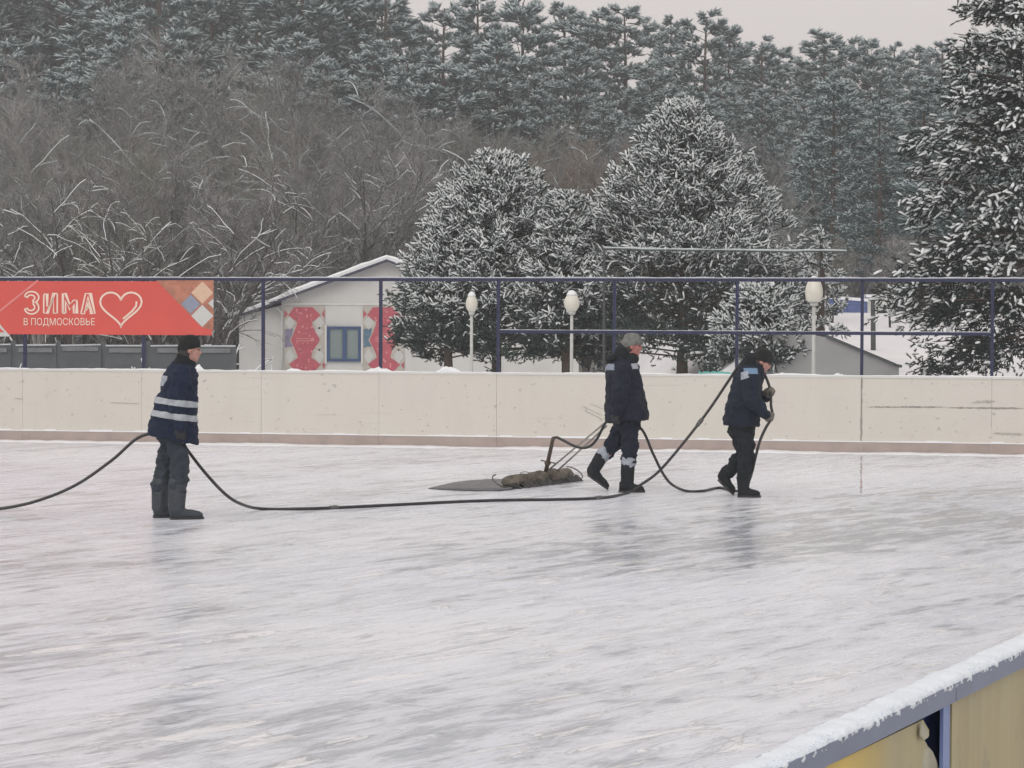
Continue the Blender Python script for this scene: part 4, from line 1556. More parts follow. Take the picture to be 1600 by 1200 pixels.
bare_kinds = [bare_tree(100 + k, [11, 12, 10, 12.5, 9][k], [2, 1, 3, 2, 3][k], [.35, .3, .5, .45, .6][k], .1) for k in range(5)]
feature_kinds = [bare_tree(300 + k, [9, 8.5, 9.5][k], [3, 2, 4][k], [.6, .5, .55][k], .1, .0125, 3, (8, 6, 4), .34) for k in range(3)]
tan_kind = tuple(m_.copy() if isinstance(m_, bpy.types.Mesh) else m_ for m_ in bare_kinds[2])
def bare(px, top_y, Y, k, rz, what, tan=False, front=False):
    c = atY(px, 560, Y)
    z = ground_z(c.x, Y)
    top = atY(px, top_y, Y).z - z
    lm, tm, sm, H = tan_kind if tan else (feature_kinds[k] if k < 3 and what.startswith('snow-arched') else bare_kinds[k])
    make_tree('bare_tree', (c.x, Y, z), '%s %s' % (what, zone(px)), 'bare trees ' + zone(px), lm, tm, sm,
              (M['bark'], M['twig_tan'] if tan else M['twig'], M['snow_far']), rz, top / (H * 1.02))
    if front:
        for ch in col.objects[-3:]:
            for sl in ch.material_slots:
                if ch.name.startswith('snow'):
                    sl.link = 'OBJECT'
                    sl.material = M['snow_shoot']
                if ch.name.startswith('trunk'):
                    sl.link = 'OBJECT'
                    sl.material = M['bark_dark']
r5 = random.Random(12)
def env(px):            # upper edge of the bare thicket in the picture
    pts = [(-100, 80), (0, 90), (120, 70), (250, 10), (330, 50), (420, 80), (560, 100), (650, 105), (760, 150), (900, 130), (1000, 150), (1120, 170), (1210, 160), (1290, 330), (1420, 350), (1700, 350)]
    for (a, b), (c, d) in zip(pts, pts[1:]):
        if a <= px <= c:
            return b + (d - b) * (px - a) / (c - a)
    return 150
for i, px in enumerate(range(-50, 1260, 62)):
    bare(px + r5.uniform(-18, 18), env(px) + r5.uniform(-15, 50), r5.uniform(88, 98), i % 5, r5.uniform(0, 6.28), 'tall hazy bare tree')
for i, px in enumerate(range(-30, 1440, 84)):
    bare(px + r5.uniform(-20, 20), max(env(px) + r5.uniform(60, 130), 190), r5.uniform(76, 86), (i * 2 + 1) % 5, r5.uniform(0, 6.28), 'grey-brown bare tree with snowy limbs')
for (px, ty, Y) in ((880, 190, 84), (950, 175, 86), (918, 215, 80)):
    bare(px, ty, Y, 2, r5.uniform(0, 6.28), 'tan bare tree', True)
for i, (px, ty) in enumerate(((60, 250), (185, 300), (275, 285), (350, 330), (450, 215), (525, 250), (610, 300), (-20, 320), (1300, 360), (1390, 330), (120, 200), (235, 215), (400, 280), (560, 170))):
    bare(px, ty, r5.uniform(66, 71), (i + 2) % 5, r5.uniform(0, 6.28), 'dark low snow-lined bare tree', front=True)

for i, (px, ty, Y) in enumerate(((30, 240, 60), (118, 225, 63), (190, 265, 58), (262, 210, 64), (330, 260, 60), (425, 190, 74), (505, 235, 73), (575, 150, 75), (640, 235, 74))):
    bare(px, ty, Y, i % 3, r5.uniform(0, 6.28), 'snow-arched open bare tree', front=True)
for i, (px, ty, Y) in enumerate(((70, 150, 80), (215, 95, 83), (320, 140, 79), (470, 130, 82), (590, 60, 84), (700, 130, 82), (820, 180, 80))):
    bare(px, ty, Y, (i + 1) % 3, r5.uniform(0, 6.28), 'snow-arched pale tall bare tree')

# brush at the foot of the wood
n = 15000
P = np.stack([rr_.uniform(-48, 42, n), rr_.uniform(86, 101, n), rr_.uniform(0, 1, n) ** 1.2 * 4.8], 1)
D = rr_.normal(0, 0.55, (n, 3)) + np.array([[0, 0, .9]])
me = tri_mesh('brush', *stamp(needle_template(8, 7, 0.06, 0.9), P, D, rr_.uniform(0.7, 1.5, n), rr_.uniform(.2, .5, n)))
tag(link_mesh('brush', me, None, [M['twig']]), 'tangled leafless brush filling the foot of the wood', 'brush', kind='stuff')

# snowy shrubs behind the left boards
def shrub(px, py_top, Y, seed, label):
    c = atY(px, 586, Y)
    H = atY(px, py_top, Y).z
    root = empty('snowy_shrub', (c.x, Y, -0.06), label, 'shrub', 'snowy shrubs behind the left boards')
    r = random.Random(seed)
    a, b = MB(), MB()
    for k in range(34):
        az, e = r.uniform(0, 6.28), r.uniform(.5, 1.4)
        ln = H * r.uniform(.6, 1.05)
        d = Vector((math.cos(az) * math.cos(e), math.sin(az) * math.cos(e), math.sin(e)))
        p = [Vector((d.x * .1, d.y * .1, 0)) + d * ln * f + Vector((0, 0, -.22 * ln * f * f + r.gauss(0, .02))) for f in (0, .35, .7, 1)]
        a.tube(p, [.016, .012, .009, .005], 4, cap=False)
        b.tube([q + Vector((0, 0, .02)) for q in p[1:]], [.022, .026, .016], 4)
        for j in range(5):
            s_ = p[2].lerp(p[3], r.random())
            e_ = s_ + Vector((r.gauss(0, .14), r.gauss(0, .14), r.gauss(.05, .1)))
            a.tube([s_, e_], [.007, .003], 3, cap=False)
            b.tube([s_ + Vector((0, 0, .015)), e_ + Vector((0, 0, .012))], [.018, .010], 4)
    for g_, nm, mt in ((a, 'stems', M['bark']), (b, 'snow', M['snow_shoot'])):
        link_mesh(nm, g_.mesh(nm, smooth=True), root, [mt])
shrub(205, 540, 44, 1, 'snowy shrub behind the boards under the right half of the banner')
shrub(243, 548, 43, 2, 'low snowy shrub right behind the left man')
shrub(342, 488, 50, 3, 'tall snow-bent shrub at the left corner of the white house')
shrub(8, 545, 43, 4, 'snowy shrub tip at the left edge under the banner')

# ------------------------------------------------------------------ people
def limb_rings(g, pts, radii, n=12, ry=1.0):
    """closed tapered limb with rounded ends"""
    pts = [Vector(p) for p in pts]
    d0 = (pts[0] - pts[1]).normalized()
    d1 = (pts[-1] - pts[-2]).normalized()
    P, Q = [], []
    for k in (0.98, 0.75, 0.4):
        P.append(pts[0] + d0 * radii[0] * k); Q.append(radii[0] * math.sqrt(max(0.02, 1 - k * k)))
    # subdivide
    for i in range(len(pts)):
        P.append(pts[i]); Q.append(radii[i])
        if i < len(pts) - 1:
            P.append(pts[i].lerp(pts[i + 1], .5)); Q.append((radii[i] + radii[i + 1]) / 2)
    for k in (0.4, 0.75, 0.98):
        P.append(pts[-1] + d1 * radii[-1] * k); Q.append(radii[-1] * math.sqrt(max(0.02, 1 - k * k)))
    g.tube(P, Q, n)

def loft(g, secs, n=24, power=2.0):
    """secs: (z_back, z_front, cx, cy, a, b): stacked, possibly tilted ellipses"""
    rr = []
    for (zb, zf, cx, cy, a, b) in secs:
        ring = []
        for k in range(n):
            an = 2 * math.pi * k / n
            c, s_ = math.cos(an), math.sin(an)
            ring.append(Vector((cx + a * math.copysign(abs(c) ** (2 / power), c), cy + b * math.copysign(abs(s_) ** (2 / power), s_), zb + (zf - zb) * (c + 1) / 2)))
        rr.append(ring)
    g.rings(rr)

def fuse(g, name, mats, parent, voxel, wrinkle=0.0, wscale=9.0, smooth_it=2, cut=None, seed=0):
    """join overlapping closed shapes into one continuous skin"""
    me = g.mesh(name + '_raw')
    bm = bmesh.new(); bm.from_mesh(me)
    bmesh.ops.recalc_face_normals(bm, faces=bm.faces)
    bm.to_mesh(me); bm.free()
    o = bpy.data.objects.new(name + '_raw', me)
    col.objects.link(o)
    md = o.modifiers.new('r', 'REMESH')
    md.mode = 'VOXEL'
    md.voxel_size = voxel
    sm = o.modifiers.new('s', 'SMOOTH')
    sm.iterations = smooth_it
    sm.factor = 0.5
    bpy.context.view_layer.update()
    dg = bpy.context.evaluated_depsgraph_get()
    out = bpy.data.meshes.new_from_object(o.evaluated_get(dg))
    bpy.data.objects.remove(o)
    bpy.data.meshes.remove(me)
    out.name = name
    if wrinkle:
        nr = [v.normal.copy() for v in out.vertices]
        for v, nn in zip(out.vertices, nr):
            q = v.co * wscale
            q.z *= 1.5
            q += Vector((seed * 3.1, 0, 0))
            f = mnoise.noise(q) + 0.5 * mnoise.noise(q * 2.3)
            f = f - 0.6 * abs(mnoise.noise(q * 0.8 + Vector((9, 3, seed))))
            v.co += nn * wrinkle * f
    out.polygons.foreach_set('use_smooth', [True] * len(out.polygons))
    out.update()
    return link_mesh(name, out, parent, mats)

def shell_band(src, name, mat, parent, planes, off, keep=None):
    """piece of a garment between two cutting planes, lifted off by off"""
    bm = bmesh.new()
    bm.from_mesh(src.data)
    for co, no in planes:
        bmesh.ops.bisect_plane(bm, geom=bm.verts[:] + bm.edges[:] + bm.faces[:], plane_co=co, plane_no=no, clear_outer=True)
    bm.normal_update()
    if keep:
        dead = [f for f in bm.faces if not keep(f.calc_center_median(), f.normal)]
        bmesh.ops.delete(bm, geom=dead, context='FACES')
    for v in bm.verts:
        v.co += v.normal * off
    me = bpy.data.meshes.new(name)
    bm.to_mesh(me)
    bm.free()
    me.materials.clear()
    me.polygons.foreach_set('use_smooth', [True] * len(me.polygons))
    return link_mesh(name, me, parent, [mat])

def hand_shape(g, wrist, direction, curl_to, inflate=0.0, side=1):
    """palm, four fingers of different lengths curled round a grip, and a thumb from the side of the palm"""
    w = Vector(wrist)
    d = Vector(direction).normalized()
    c = Vector(curl_to)
    c = (c - d * c.dot(d)).normalized()          # direction the fingers close towards
    s_ = d.cross(c).normalized() * side
    limb_rings(g, [w - d * .03, w + d * .02], [.031 + inflate, .034 + inflate], 10)
    for k in (-1, 0, 1):
        limb_rings(g, [w + s_ * (.020 * k), w + d * .075 + s_ * (.024 * k)], [.021 + inflate, .018 + inflate], 8)
    for k, ln in zip((-1.5, -.5, .5, 1.5), (.062, .078, .074, .060)):
        b = w + d * .082 + s_ * (.0205 * k)
        p1 = b + (d * .75 + c * .65) * ln * .45
        p2 = p1 + (d * .05 + c * 1.0) * ln * .40
        p3 = p2 + (-d * .75 + c * .55) * ln * .35
        limb_rings(g, [b, p1, p2, p3], [.0105 + inflate, .010 + inflate, .0095 + inflate, .008 + inflate], 8)
    tb = w + d * .02 + s_ * (-.036)
    t1 = tb + (d * .6 - s_ * .5 + c * .5) * .038
    t2 = t1 + (d * .55 + s_ * .35 + c * .75) * .034
    limb_rings(g, [tb, t1, t2], [.014 + inflate, .012 + inflate, .0095 + inflate], 8)

def head_shape(g, c, pitch):
    """skull, jaw, brow, nose, lips, chin and ears around head centre c, nose along +x"""
    rot = Matrix.Rotation(pitch, 3, 'Y')
    c = Vector(c)
    def P(x, y, z): return c + rot @ Vector((x, y, z))
    g.ellipsoid(P(-.008, 0, .022), .098, .077, .098, rot=rot)
    g.ellipsoid(P(.022, 0, -.045), .072, .060, .078, rot=rot)
    g.ellipsoid(P(.058, 0, -.098), .026, .026, .022, 10, 8, rot=rot)            # chin
    g.ellipsoid(P(.076, 0, .026), .020, .050, .014, 10, 8, rot=rot)             # brow
    limb_rings(g, [P(.086, 0, .010), P(.098, 0, -.016), P(.103, 0, -.029)], [.009, .011, .0135], 10)   # nose
    g.ellipsoid(P(.094, .014, -.033), .012, .010, .009, 8, 6, rot=rot)
    g.ellipsoid(P(.094, -.014, -.033), .012, .010, .009, 8, 6, rot=rot)
    g.ellipsoid(P(.084, 0, -.060), .013, .024, .008, 10, 6, rot=rot)            # lips
    g.ellipsoid(P(.081, 0, -.073), .013, .021, .008, 10, 6, rot=rot)
    for s_ in (-1, 1):
        g.ellipsoid(P(.058, s_ * .042, -.022), .026, .022, .022, 10, 6, rot=rot)   # cheek
        g.ellipsoid(P(-.010, s_ * .079, -.012), .022, .009, .034, 10, 6, rot=rot)  # ear
    return P, rot

def boot(g, ankle, heel, toe, top, r_top, w=.05):
    """shaft, heel and rounded toe"""
    ankle, heel, toe, top = map(Vector, (ankle, heel, toe, top))
    limb_rings(g, [top, top.lerp(ankle, .5), ankle], [r_top, r_top * .97, r_top * .92], 14)
    fw = (toe - heel).normalized()
    L = (toe - heel).length
    upv = Vector((0, 1, 0)).cross(fw)
    if upv.z < 0: upv = -upv
    prof = [(.00, .045, .050, .060), (.06, .055, .060, .060), (.25, .060, .060, .058), (.50, .055, .052, .050), (.75, .054, .046, .042), (.92, .044, .038, .034), (1.0, .022, .026, .022)]
    rr = []
    for (f, half, h, zc) in prof:
        ring = []
        for k in range(14):
            an = 2 * math.pi * k / 14
            y = half * math.cos(an)
            z = h * math.sin(an)
            z = max(z, -zc + .002) if True else z
            ring.append(heel + fw * (L * f) + Vector((0, 1, 0)) * y + upv * (zc + z))
        rr.append(ring)
    g.rings(rr)
    limb_rings(g, [ankle, heel + fw * L * .35 + upv * .06], [r_top * .88, .055], 12)

def sole(g, heel, toe):
    heel, toe = Vector(heel), Vector(toe)
    fw = (toe - heel).normalized()
    L = (toe - heel).length
    upv = Vector((0, 1, 0)).cross(fw)
    if upv.z < 0: upv = -upv
    out = [(-.02, .03), (.0, .045), (.15, .056), (.4, .050), (.65, .058), (.88, .050), (1.0, .028), (1.04, .0)]
    ring = [heel + fw * L * f + Vector((0, 1, 0)) * w_ for f, w_ in out] + [heel + fw * L * f - Vector((0, 1, 0)) * w_ for f, w_ in reversed(out[:-1])]
    g.prism(ring, upv, .024)

def hat_shape(g, P, rot, drop_front, drop_back, bulge=1.0):
    n = 28
    rr = []
    for i in range(11):
        f = i / 10
        ring = []
        for k in range(n):
            an = 2 * math.pi * k / n
            lo = drop_front + (drop_back - drop_front) * (1 - math.cos(an)) / 2
            ph = f * math.pi / 2 * 0.985
            z = lo + (0.142 * bulge - lo) * math.sin(ph)
            rad = math.cos(ph) ** 0.62
            ring.append(P(-.008 + .112 * bulge * rad * math.cos(an), .091 * bulge * rad * math.sin(an), z))
        rr.append(ring)
    g.rings(rr)

def place(o, px, py, rz=0.0):
    q = atZ(px, py, 0)
    o.location = q
    o.rotation_euler = (0, 0, rz)

# -- man in navy jacket with reflective bands, left
def person(label, px, py, rz, head_c, head_pitch, skin, hat_mat, drops, body, jacket, jacket_mat, sleeves, trousers, trouser_mat, boots, boot_mat, collar, gloves, glove_mat, seed, bulge=1.0, hand_skin=False):
    root = empty('person', (0, 0, 0), label, 'person')
    place(root, px, py, rz)
    g = MB()
    P, rot = head_shape(g, head_c, head_pitch)
    hc = Vector(head_c)
    limb_rings(g, [hc + Vector((-.03, 0, -.06)), Vector(body['neck'])], [.058, .062], 12)
    loft(g, body['torso'], 18)
    for pts, rad in body['limbs']:
        limb_rings(g, pts, rad, 10)
    for (w, d, c, s_) in gloves:
        hand_shape(g, w, d, c, 0.0, s_)
    bd = fuse(g, 'body', [M[skin]], root, 0.0085, smooth_it=1)
    for s_ in (-1, 1):
        g = MB()
        g.ellipsoid(P(.082, s_ * .030, .004), .008, .012, .008, 10, 8, rot=rot)
        link_mesh('eye', g.mesh('eye', smooth=True), root, [M['eye']])
        g = MB()
        limb_rings(g, [P(.088, s_ * .018, .026), P(.082, s_ * .044, .027)], [.006, .005], 6)
        link_mesh('eyebrow', g.mesh('eyebrow', smooth=True), root, [M['hair']])
    g = MB()
    g.ellipsoid(P(-.045, 0, -.02), .068, .078, .085, rot=rot)
    link_mesh('hair', g.mesh('hair', smooth=True), root, [M['hair']])
    g = MB()
    hat_shape(g, P, rot, drops[0], drops[1], bulge)
    fuse(g, 'hat', [M[hat_mat]], root, 0.010, 0.006, 22, 2, seed=seed)
    g = MB()
    loft(g, jacket, 30, 2.25)
    for pts, rad in sleeves:
        limb_rings(g, pts, rad, 14)
    jk = fuse(g, 'jacket', [M[jacket_mat]], root, 0.0115, 0.021, 9.0, 2, seed=seed)
    g = MB()
    for pts, rad in collar:
        limb_rings(g, pts, rad, 12)
    fuse(g, 'collar', [M['collar']], root, 0.012, 0.006, 14, 2, seed=seed)
    g = MB()
    loft(g, trousers[0], 20)
    for pts, rad in trousers[1]:
        limb_rings(g, pts, rad, 14)
    fuse(g, 'trousers', [M[trouser_mat]], root, 0.0115, 0.026, 10.0, 2, seed=seed + 5)
    for b in boots:
        g = MB()
        boot(g, *b)
        bo = fuse(g, 'boot', [M[boot_mat]], root, 0.010, 0.005, 14, 2, seed=seed)
        g = MB()
        sole(g, b[1], b[2])
        link_mesh('sole', g.mesh('sole'), bo, [M['rubber']])
    for (w, d, c, s_) in gloves:
        g = MB()
        hand_shape(g, w, d, c, 0.006, s_)
        fuse(g, 'glove', [M[glove_mat]], root, 0.0075, smooth_it=1)
    return root, jk

# man 1
m1, jk1 = person(
    'man in navy jacket with reflective bands and black cap standing at left', 272, 810, R(14),
    (.150, 0, 1.618), 0.05, 'skin_pale', 'hat_black', (.028, -.035),
    {'neck': (.085, 0, 1.44), 'torso': [(.85, .85, 0, 0, .13, .17), (1.0, 1.0, .01, 0, .12, .16), (1.25, 1.25, .04, 0, .125, .18), (1.40, 1.40, .07, 0, .10, .17), (1.45, 1.45, .08, 0, .06, .09)],
     'limbs': [([(.06, -.17, 1.38), (-.02, -.25, 1.12), (.02, -.27, .86)], [.055, .045, .032]), ([(.06, .17, 1.38), (.0, .25, 1.12), (.03, .27, .88)], [.055, .045, .032]),
               ([(.01, -.09, .90), (.05, -.10, .50), (.015, -.10, .12)], [.085, .06, .045]), ([(-.01, .09, .90), (-.05, .10, .50), (-.13, .10, .12)], [.085, .06, .045])]},
    [(.80, .705, -.015, 0, .245, .265), (.86, .78, -.012, 0, .242, .268), (1.02, .98, .005, 0, .215, .262), (1.18, 1.16, .032, 0, .188, .250), (1.30, 1.29, .050, 0, .172, .240), (1.39, 1.38, .062, 0, .156, .220), (1.455, 1.44, .076, 0, .130, .165), (1.50, 1.475, .090, 0, .10, .11)],
    'jacket_navy',
    [([(.050, -.195, 1.375), (-.005, -.268, 1.14), (.030, -.275, .90)], [.098, .086, .066]), ([(.060, .195, 1.375), (.00, .270, 1.14), (.035, .280, .91)], [.098, .086, .066])],
    ([(.74, .72, -.01, 0, .15, .185), (.86, .86, -.01, 0, .16, .185), (.95, .95, 0, 0, .14, .17)],
     [([(.005, -.085, .80), (.045, -.10, .52), (.025, -.105, .30)], [.108, .096, .090]), ([(-.02, .085, .80), (-.075, .10, .52), (-.12, .105, .30)], [.106, .092, .086])]),
    'trouser_grey',
    [((.015, -.105, .10), (-.045, -.105, .0), (.262, -.115, .0), (.020, -.105, .34), .088), ((-.125, .105, .10), (-.185, .105, .0), (.115, .125, .0), (-.120, .105, .34), .086)],
    'boot_grey',
    [([(.070, 0, 1.46), (.088, 0, 1.525)], [.090, .078]), ([(.10, .0, 1.455), (.135, 0, 1.470)], [.090, .074])],
    [((.030, -.275, .875), (.10, .05, -1), (0.2, 1, 0), 1), ((.035, .285, .885), (.05, .1, -1), (.5, -1, 0), -1)], 'glove_dark', 1)
# reflective bands follow the jacket
def band(jk, root, z, h, tilt, mat='reflective', off=.006, keep=None, name='reflective_band'):
    no = Vector((-math.sin(tilt), 0, math.cos(tilt)))
    shell_band(jk, name, M[mat], jk, [(Vector((0, 0, z + h / 2)), no), (Vector((0, 0, z - h / 2)), -no)], off, keep)
band(jk1, m1, 1.115, .058, R(-7))
band(jk1, m1, .985, .058, R(-8))
# lettering block high on the back, seen edge-on
g_back = lambda c, n: n.x < -.55 and abs(c.y) < .13
band(jk1, m1, 1.305, .10, R(-7), 'print_white', .005, g_back, 'back_print')

# man 2
m2, jk2 = person(
    'man in dark padded jacket and grey cap striding right before the boards', 978, 768, R(2),
    (.060, 0, 1.632), 0.02, 'skin', 'hat_grey', (.026, -.030),
    {'neck': (-.01, 0, 1.44), 'torso': [(.85, .85, 0, 0, .14, .17), (1.0, 1.0, .0, 0, .15, .17), (1.25, 1.25, -.03, 0, .14, .18), (1.40, 1.40, -.03, 0, .11, .17), (1.46, 1.46, -.01, 0, .06, .09)],
     'limbs': [([(-.05, -.19, 1.38), (-.10, -.29, 1.12), (-.13, -.28, .88)], [.055, .045, .032]), ([(-.05, .19, 1.38), (-.12, .28, 1.12), (-.16, .30, .86)], [.055, .045, .032]),
               ([(0, -.09, .90), (.035, -.11, .50), (.0, -.11, .12)], [.085, .06, .045]), ([(-.02, .09, .90), (-.12, .10, .51), (-.37, .10, .22)], [.085, .06, .045])]},
    [(.795, .80, .018, 0, .243, .275), (.87, .87, .012, 0, .242, .276), (1.0, 1.0, -.004, 0, .230, .272), (1.15, 1.15, -.022, 0, .214, .262), (1.28, 1.28, -.036, 0, .202, .248), (1.38, 1.38, -.044, 0, .190, .226), (1.455, 1.44, -.040, 0, .155, .170), (1.50, 1.48, -.02, 0, .11, .115)],
    'jacket_dark',
    [([(-.055, -.205, 1.365), (-.105, -.298, 1.13), (-.135, -.288, .91)], [.108, .096, .072]), ([(-.055, .205, 1.365), (-.115, .295, 1.13), (-.155, .300, .90)], [.108, .096, .072])],
    ([(.70, .70, 0, 0, .15, .185), (.84, .84, 0, 0, .165, .19), (.95, .95, 0, 0, .15, .17)],
     [([(.015, -.085, .78), (.035, -.105, .52), (.018, -.11, .36)], [.112, .098, .088]), ([(-.02, .085, .78), (-.125, .10, .53), (-.225, .10, .42)], [.112, .096, .080])]),
    'trouser_navy',
    [((.005, -.11, .10), (-.085, -.11, .0), (.195, -.12, .0), (.012, -.11, .335), .080), ((-.365, .10, .225), (-.425, .10, .165), (-.205, .105, .012), (-.265, .10, .395), .078)],
    'boot',
    [([(-.05, 0, 1.48), (-.045, 0, 1.565)], [.102, .092]), ([(.02, 0, 1.47), (.055, 0, 1.490)], [.104, .085]), ([(-.165, .09, 1.50), (-.185, 0, 1.485), (-.165, -.09, 1.50)], [.050, .062, .050])],
    [((-.138, -.290, .885), (-.15, 0, -1), (.6, 1, 0), 1), ((-.160, .305, .875), (-.25, .0, -1), (.5, -1, 0), -1)], 'glove_dark', 2, 1.03)
# shoulder yoke flash and chest emblem
band(jk2, m2, 1.405, .060, R(0), 'print_white', .006, lambda c, n: c.x > .035 and c.x < .115 and c.y < 0, 'chest_flash')
band(jk2, m2, 1.395, .070, R(0), 'print_blue', .005, lambda c, n: -.235 < c.x < -.15 and c.y < .02, 'shoulder_flash')
for (a, b, rad) in (((.018, -.11, .345), (.014, -.11, .372), .093), ((-.252, .10, .405), (-.238, .10, .422), .086)):
    g = MB()
    limb_rings(g, [a, b], [rad, rad * .95], 16)
    fuse(g, 'boot_cuff', [M['print_white']], m2, 0.010, 0.010, 22, 1, seed=9)

# man 3
m3, jk3 = person(
    'stooping man in dark blue jacket and black cap with hose over shoulder', 1160, 776, R(-3),
    (.205, 0, 1.478), 0.45, 'skin_pale', 'hat_black', (.015, -.030),
    {'neck': (.10, 0, 1.36), 'torso': [(.80, .80, -.02, 0, .13, .17), (1.0, 1.0, 0, 0, .13, .17), (1.2, 1.2, .04, 0, .13, .18), (1.34, 1.34, .08, 0, .11, .17), (1.41, 1.41, .10, 0, .06, .09)],
     'limbs': [([(.08, -.18, 1.32), (.08, -.29, 1.06), (.235, -.235, .905)], [.055, .045, .032]), ([(.09, .18, 1.32), (.15, .255, 1.08), (.262, .10, 1.09)], [.055, .045, .032]),
               ([(0, -.08, .85), (.045, -.09, .47), (.0, -.09, .12)], [.085, .06, .045]), ([(-.02, .08, .85), (.0, .09, .46), (-.20, .09, .22)], [.085, .06, .045])]},
    [(.775, .765, -.020, 0, .200, .245), (.85, .85, -.016, 0, .202, .248), (1.0, 1.0, .0, 0, .190, .246), (1.14, 1.14, .026, 0, .178, .242), (1.25, 1.25, .050, 0, .172, .234), (1.34, 1.34, .075, 0, .165, .216), (1.415, 1.39, .090, 0, .145, .165), (1.465, 1.43, .115, 0, .10, .11)],
    'jacket_slate',
    [([(.080, -.195, 1.310), (.075, -.300, 1.06), (.225, -.245, .915)], [.104, .092, .066]), ([(.090, .195, 1.310), (.150, .265, 1.07), (.255, .110, 1.085)], [.104, .090, .064])],
    ([(.66, .66, -.01, 0, .14, .175), (.80, .80, -.01, 0, .15, .18), (.90, .90, 0, 0, .14, .17)],
     [([(.005, -.075, .74), (.045, -.085, .46), (.005, -.09, .22)], [.108, .092, .082]), ([(-.02, .075, .74), (.005, .085, .46), (-.155, .09, .25)], [.108, .090, .070])]),
    'trouser_black',
    [((.005, -.09, .09), (-.055, -.09, .0), (.188, -.10, .0), (.005, -.09, .20), .072), ((-.205, .09, .215), (-.268, .09, .165), (-.105, .095, .010), (-.160, .09, .28), .068)],
    'boot',
    [([(.06, 0, 1.425), (.085, 0, 1.490)], [.100, .088]), ([(.135, 0, 1.405), (.165, 0, 1.415)], [.096, .078])],
    [((.235, -.240, .905), (1, .55, -.35), (0, 1, -.1), 1), ((.260, .105, 1.092), (.5, -1, .5), (.4, .6, 1), -1)], 'glove_olive', 3)
band(jk3, m3, 1.372, .060, R(0), 'print_sky', .006, lambda c, n: .0 < c.x < .14 and c.y < -.05, 'shoulder_flash')
band(jk3, m3, 1.325, .075, R(20), 'print_white', .007, lambda c, n: -.03 < c.x < .045 and c.y < -.10, 'shoulder_flash')

# ------------------------------------------------------------------ water hose
def catmull(pts, sub=8):
    out = []
    for i in range(len(pts) - 1):
        p0, p1, p2, p3 = pts[max(i - 1, 0)], pts[i], pts[i + 1], pts[min(i + 2, len(pts) - 1)]
        for k in range(sub):
            t_ = k / sub
            out.append(0.5 * ((2 * p1) + (p2 - p0) * t_ + (2 * p0 - 5 * p1 + 4 * p2 - p3) * t_ ** 2 + (3 * p1 - p0 - 3 * p2 + p3) * t_ ** 3))
    out.append(pts[-1])
    return out
HR = 0.0155
Y1, Y2, Y3 = m1.location.y, m2.location.y, m3.location.y
def loc(m_, p):
    return m_.location + Matrix.Rotation(m_.rotation_euler.z, 3, 'Z') @ Vector(p)
gz_ = lambda px, py: atZ(px, py, HR)
hp = [gz_(-420, 806), gz_(-220, 806), gz_(-80, 802), atY(0, 795, Y1 + .35), atY(60, 782, Y1 + .34), atY(120, 757, Y1 + .32), atY(175, 719, Y1 + .30), atY(222, 681, Y1 + .27),
      loc(m1, (.045, .285, .79)), atY(292, 702, Y1 + .22), atY(320, 738, Y1 + .2), atY(352, 772, Y1 + .1), atY(378, 788, Y1 + .4), gz_(410, 795), gz_(470, 795), gz_(540, 792.5), gz_(620, 788.5), gz_(700, 784.5), gz_(780, 781.5), gz_(860, 780.5),
      gz_(920, 779), gz_(955, 776), gz_(982, 769.5), atY(1002, 757, Y2 - .30), atY(1030, 736, Y2 - .4), atY(1068, 692, Y2 - .5), atY(1108, 640, Y3 + .24), atY(1143, 588, Y3 + .22),
      loc(m3, (-.02, .175, 1.445)), loc(m3, (.09, .165, 1.475)), loc(m3, (.20, .13, 1.395)), loc(m3, (.275, .06, 1.24)), loc(m3, (.300, .01, 1.115)), loc(m3, (.298, -.09, 1.0)), loc(m3, (.305, -.195, .885)),
      loc(m3, (.235, -.215, .76)), loc(m3, (.175, -.20, .62)), loc(m3, (.135, -.17, .46)), loc(m3, (.10, .0, .26)), loc(m3, (.06, .20, .12)), loc(m3, (-.05, .4, .03)),
      gz_(1125, 762), gz_(1098, 767), gz_(1072, 767), atY(1050, 757, Y2 + .22), atY(1036, 740, Y2 + .24), atY(1020, 708, Y2 + .26), atY(1002, 670, Y2 + .28),
      loc(m2, (-.02, .315, .80)), loc(m2, (-.175, .325, .775)), atY(944, 664, Y2 + .33), atY(935, 682, Y2 + .36), atY(925, 695, Y2 + .4), atY(912, 700, Y2 + .45), atY(898, 697, Y2 + .5), atY(882, 689, Y2 + .55), atY(870, 683.5, Y2 + .58), atY(864, 686, Y2 + .6)]
g = MB()
g.tube(catmull(hp), HR, 10)
hose = g.build('water_hose', M['rubber'], smooth=True)
cpath = catmull(hp)
for ci in (118, 163, 205):
    g = MB()
    a_, b_ = cpath[ci], cpath[ci + 1]
    d_ = (b_ - a_).normalized()
    g.tube([a_ - d_ * .05, a_ - d_ * .045, a_ - d_ * .01, a_ + d_ * .01, a_ + d_ * .045, a_ + d_ * .05], [HR * 1.05, HR * 1.5, HR * 1.5, HR * 1.7, HR * 1.5, HR * 1.05], 12)
    link_mesh('coupling', g.mesh('coupling', smooth=True), hose, [M['wire']])
tag(hose, 'long black rubber hose running over the ice past all three men', 'hose')

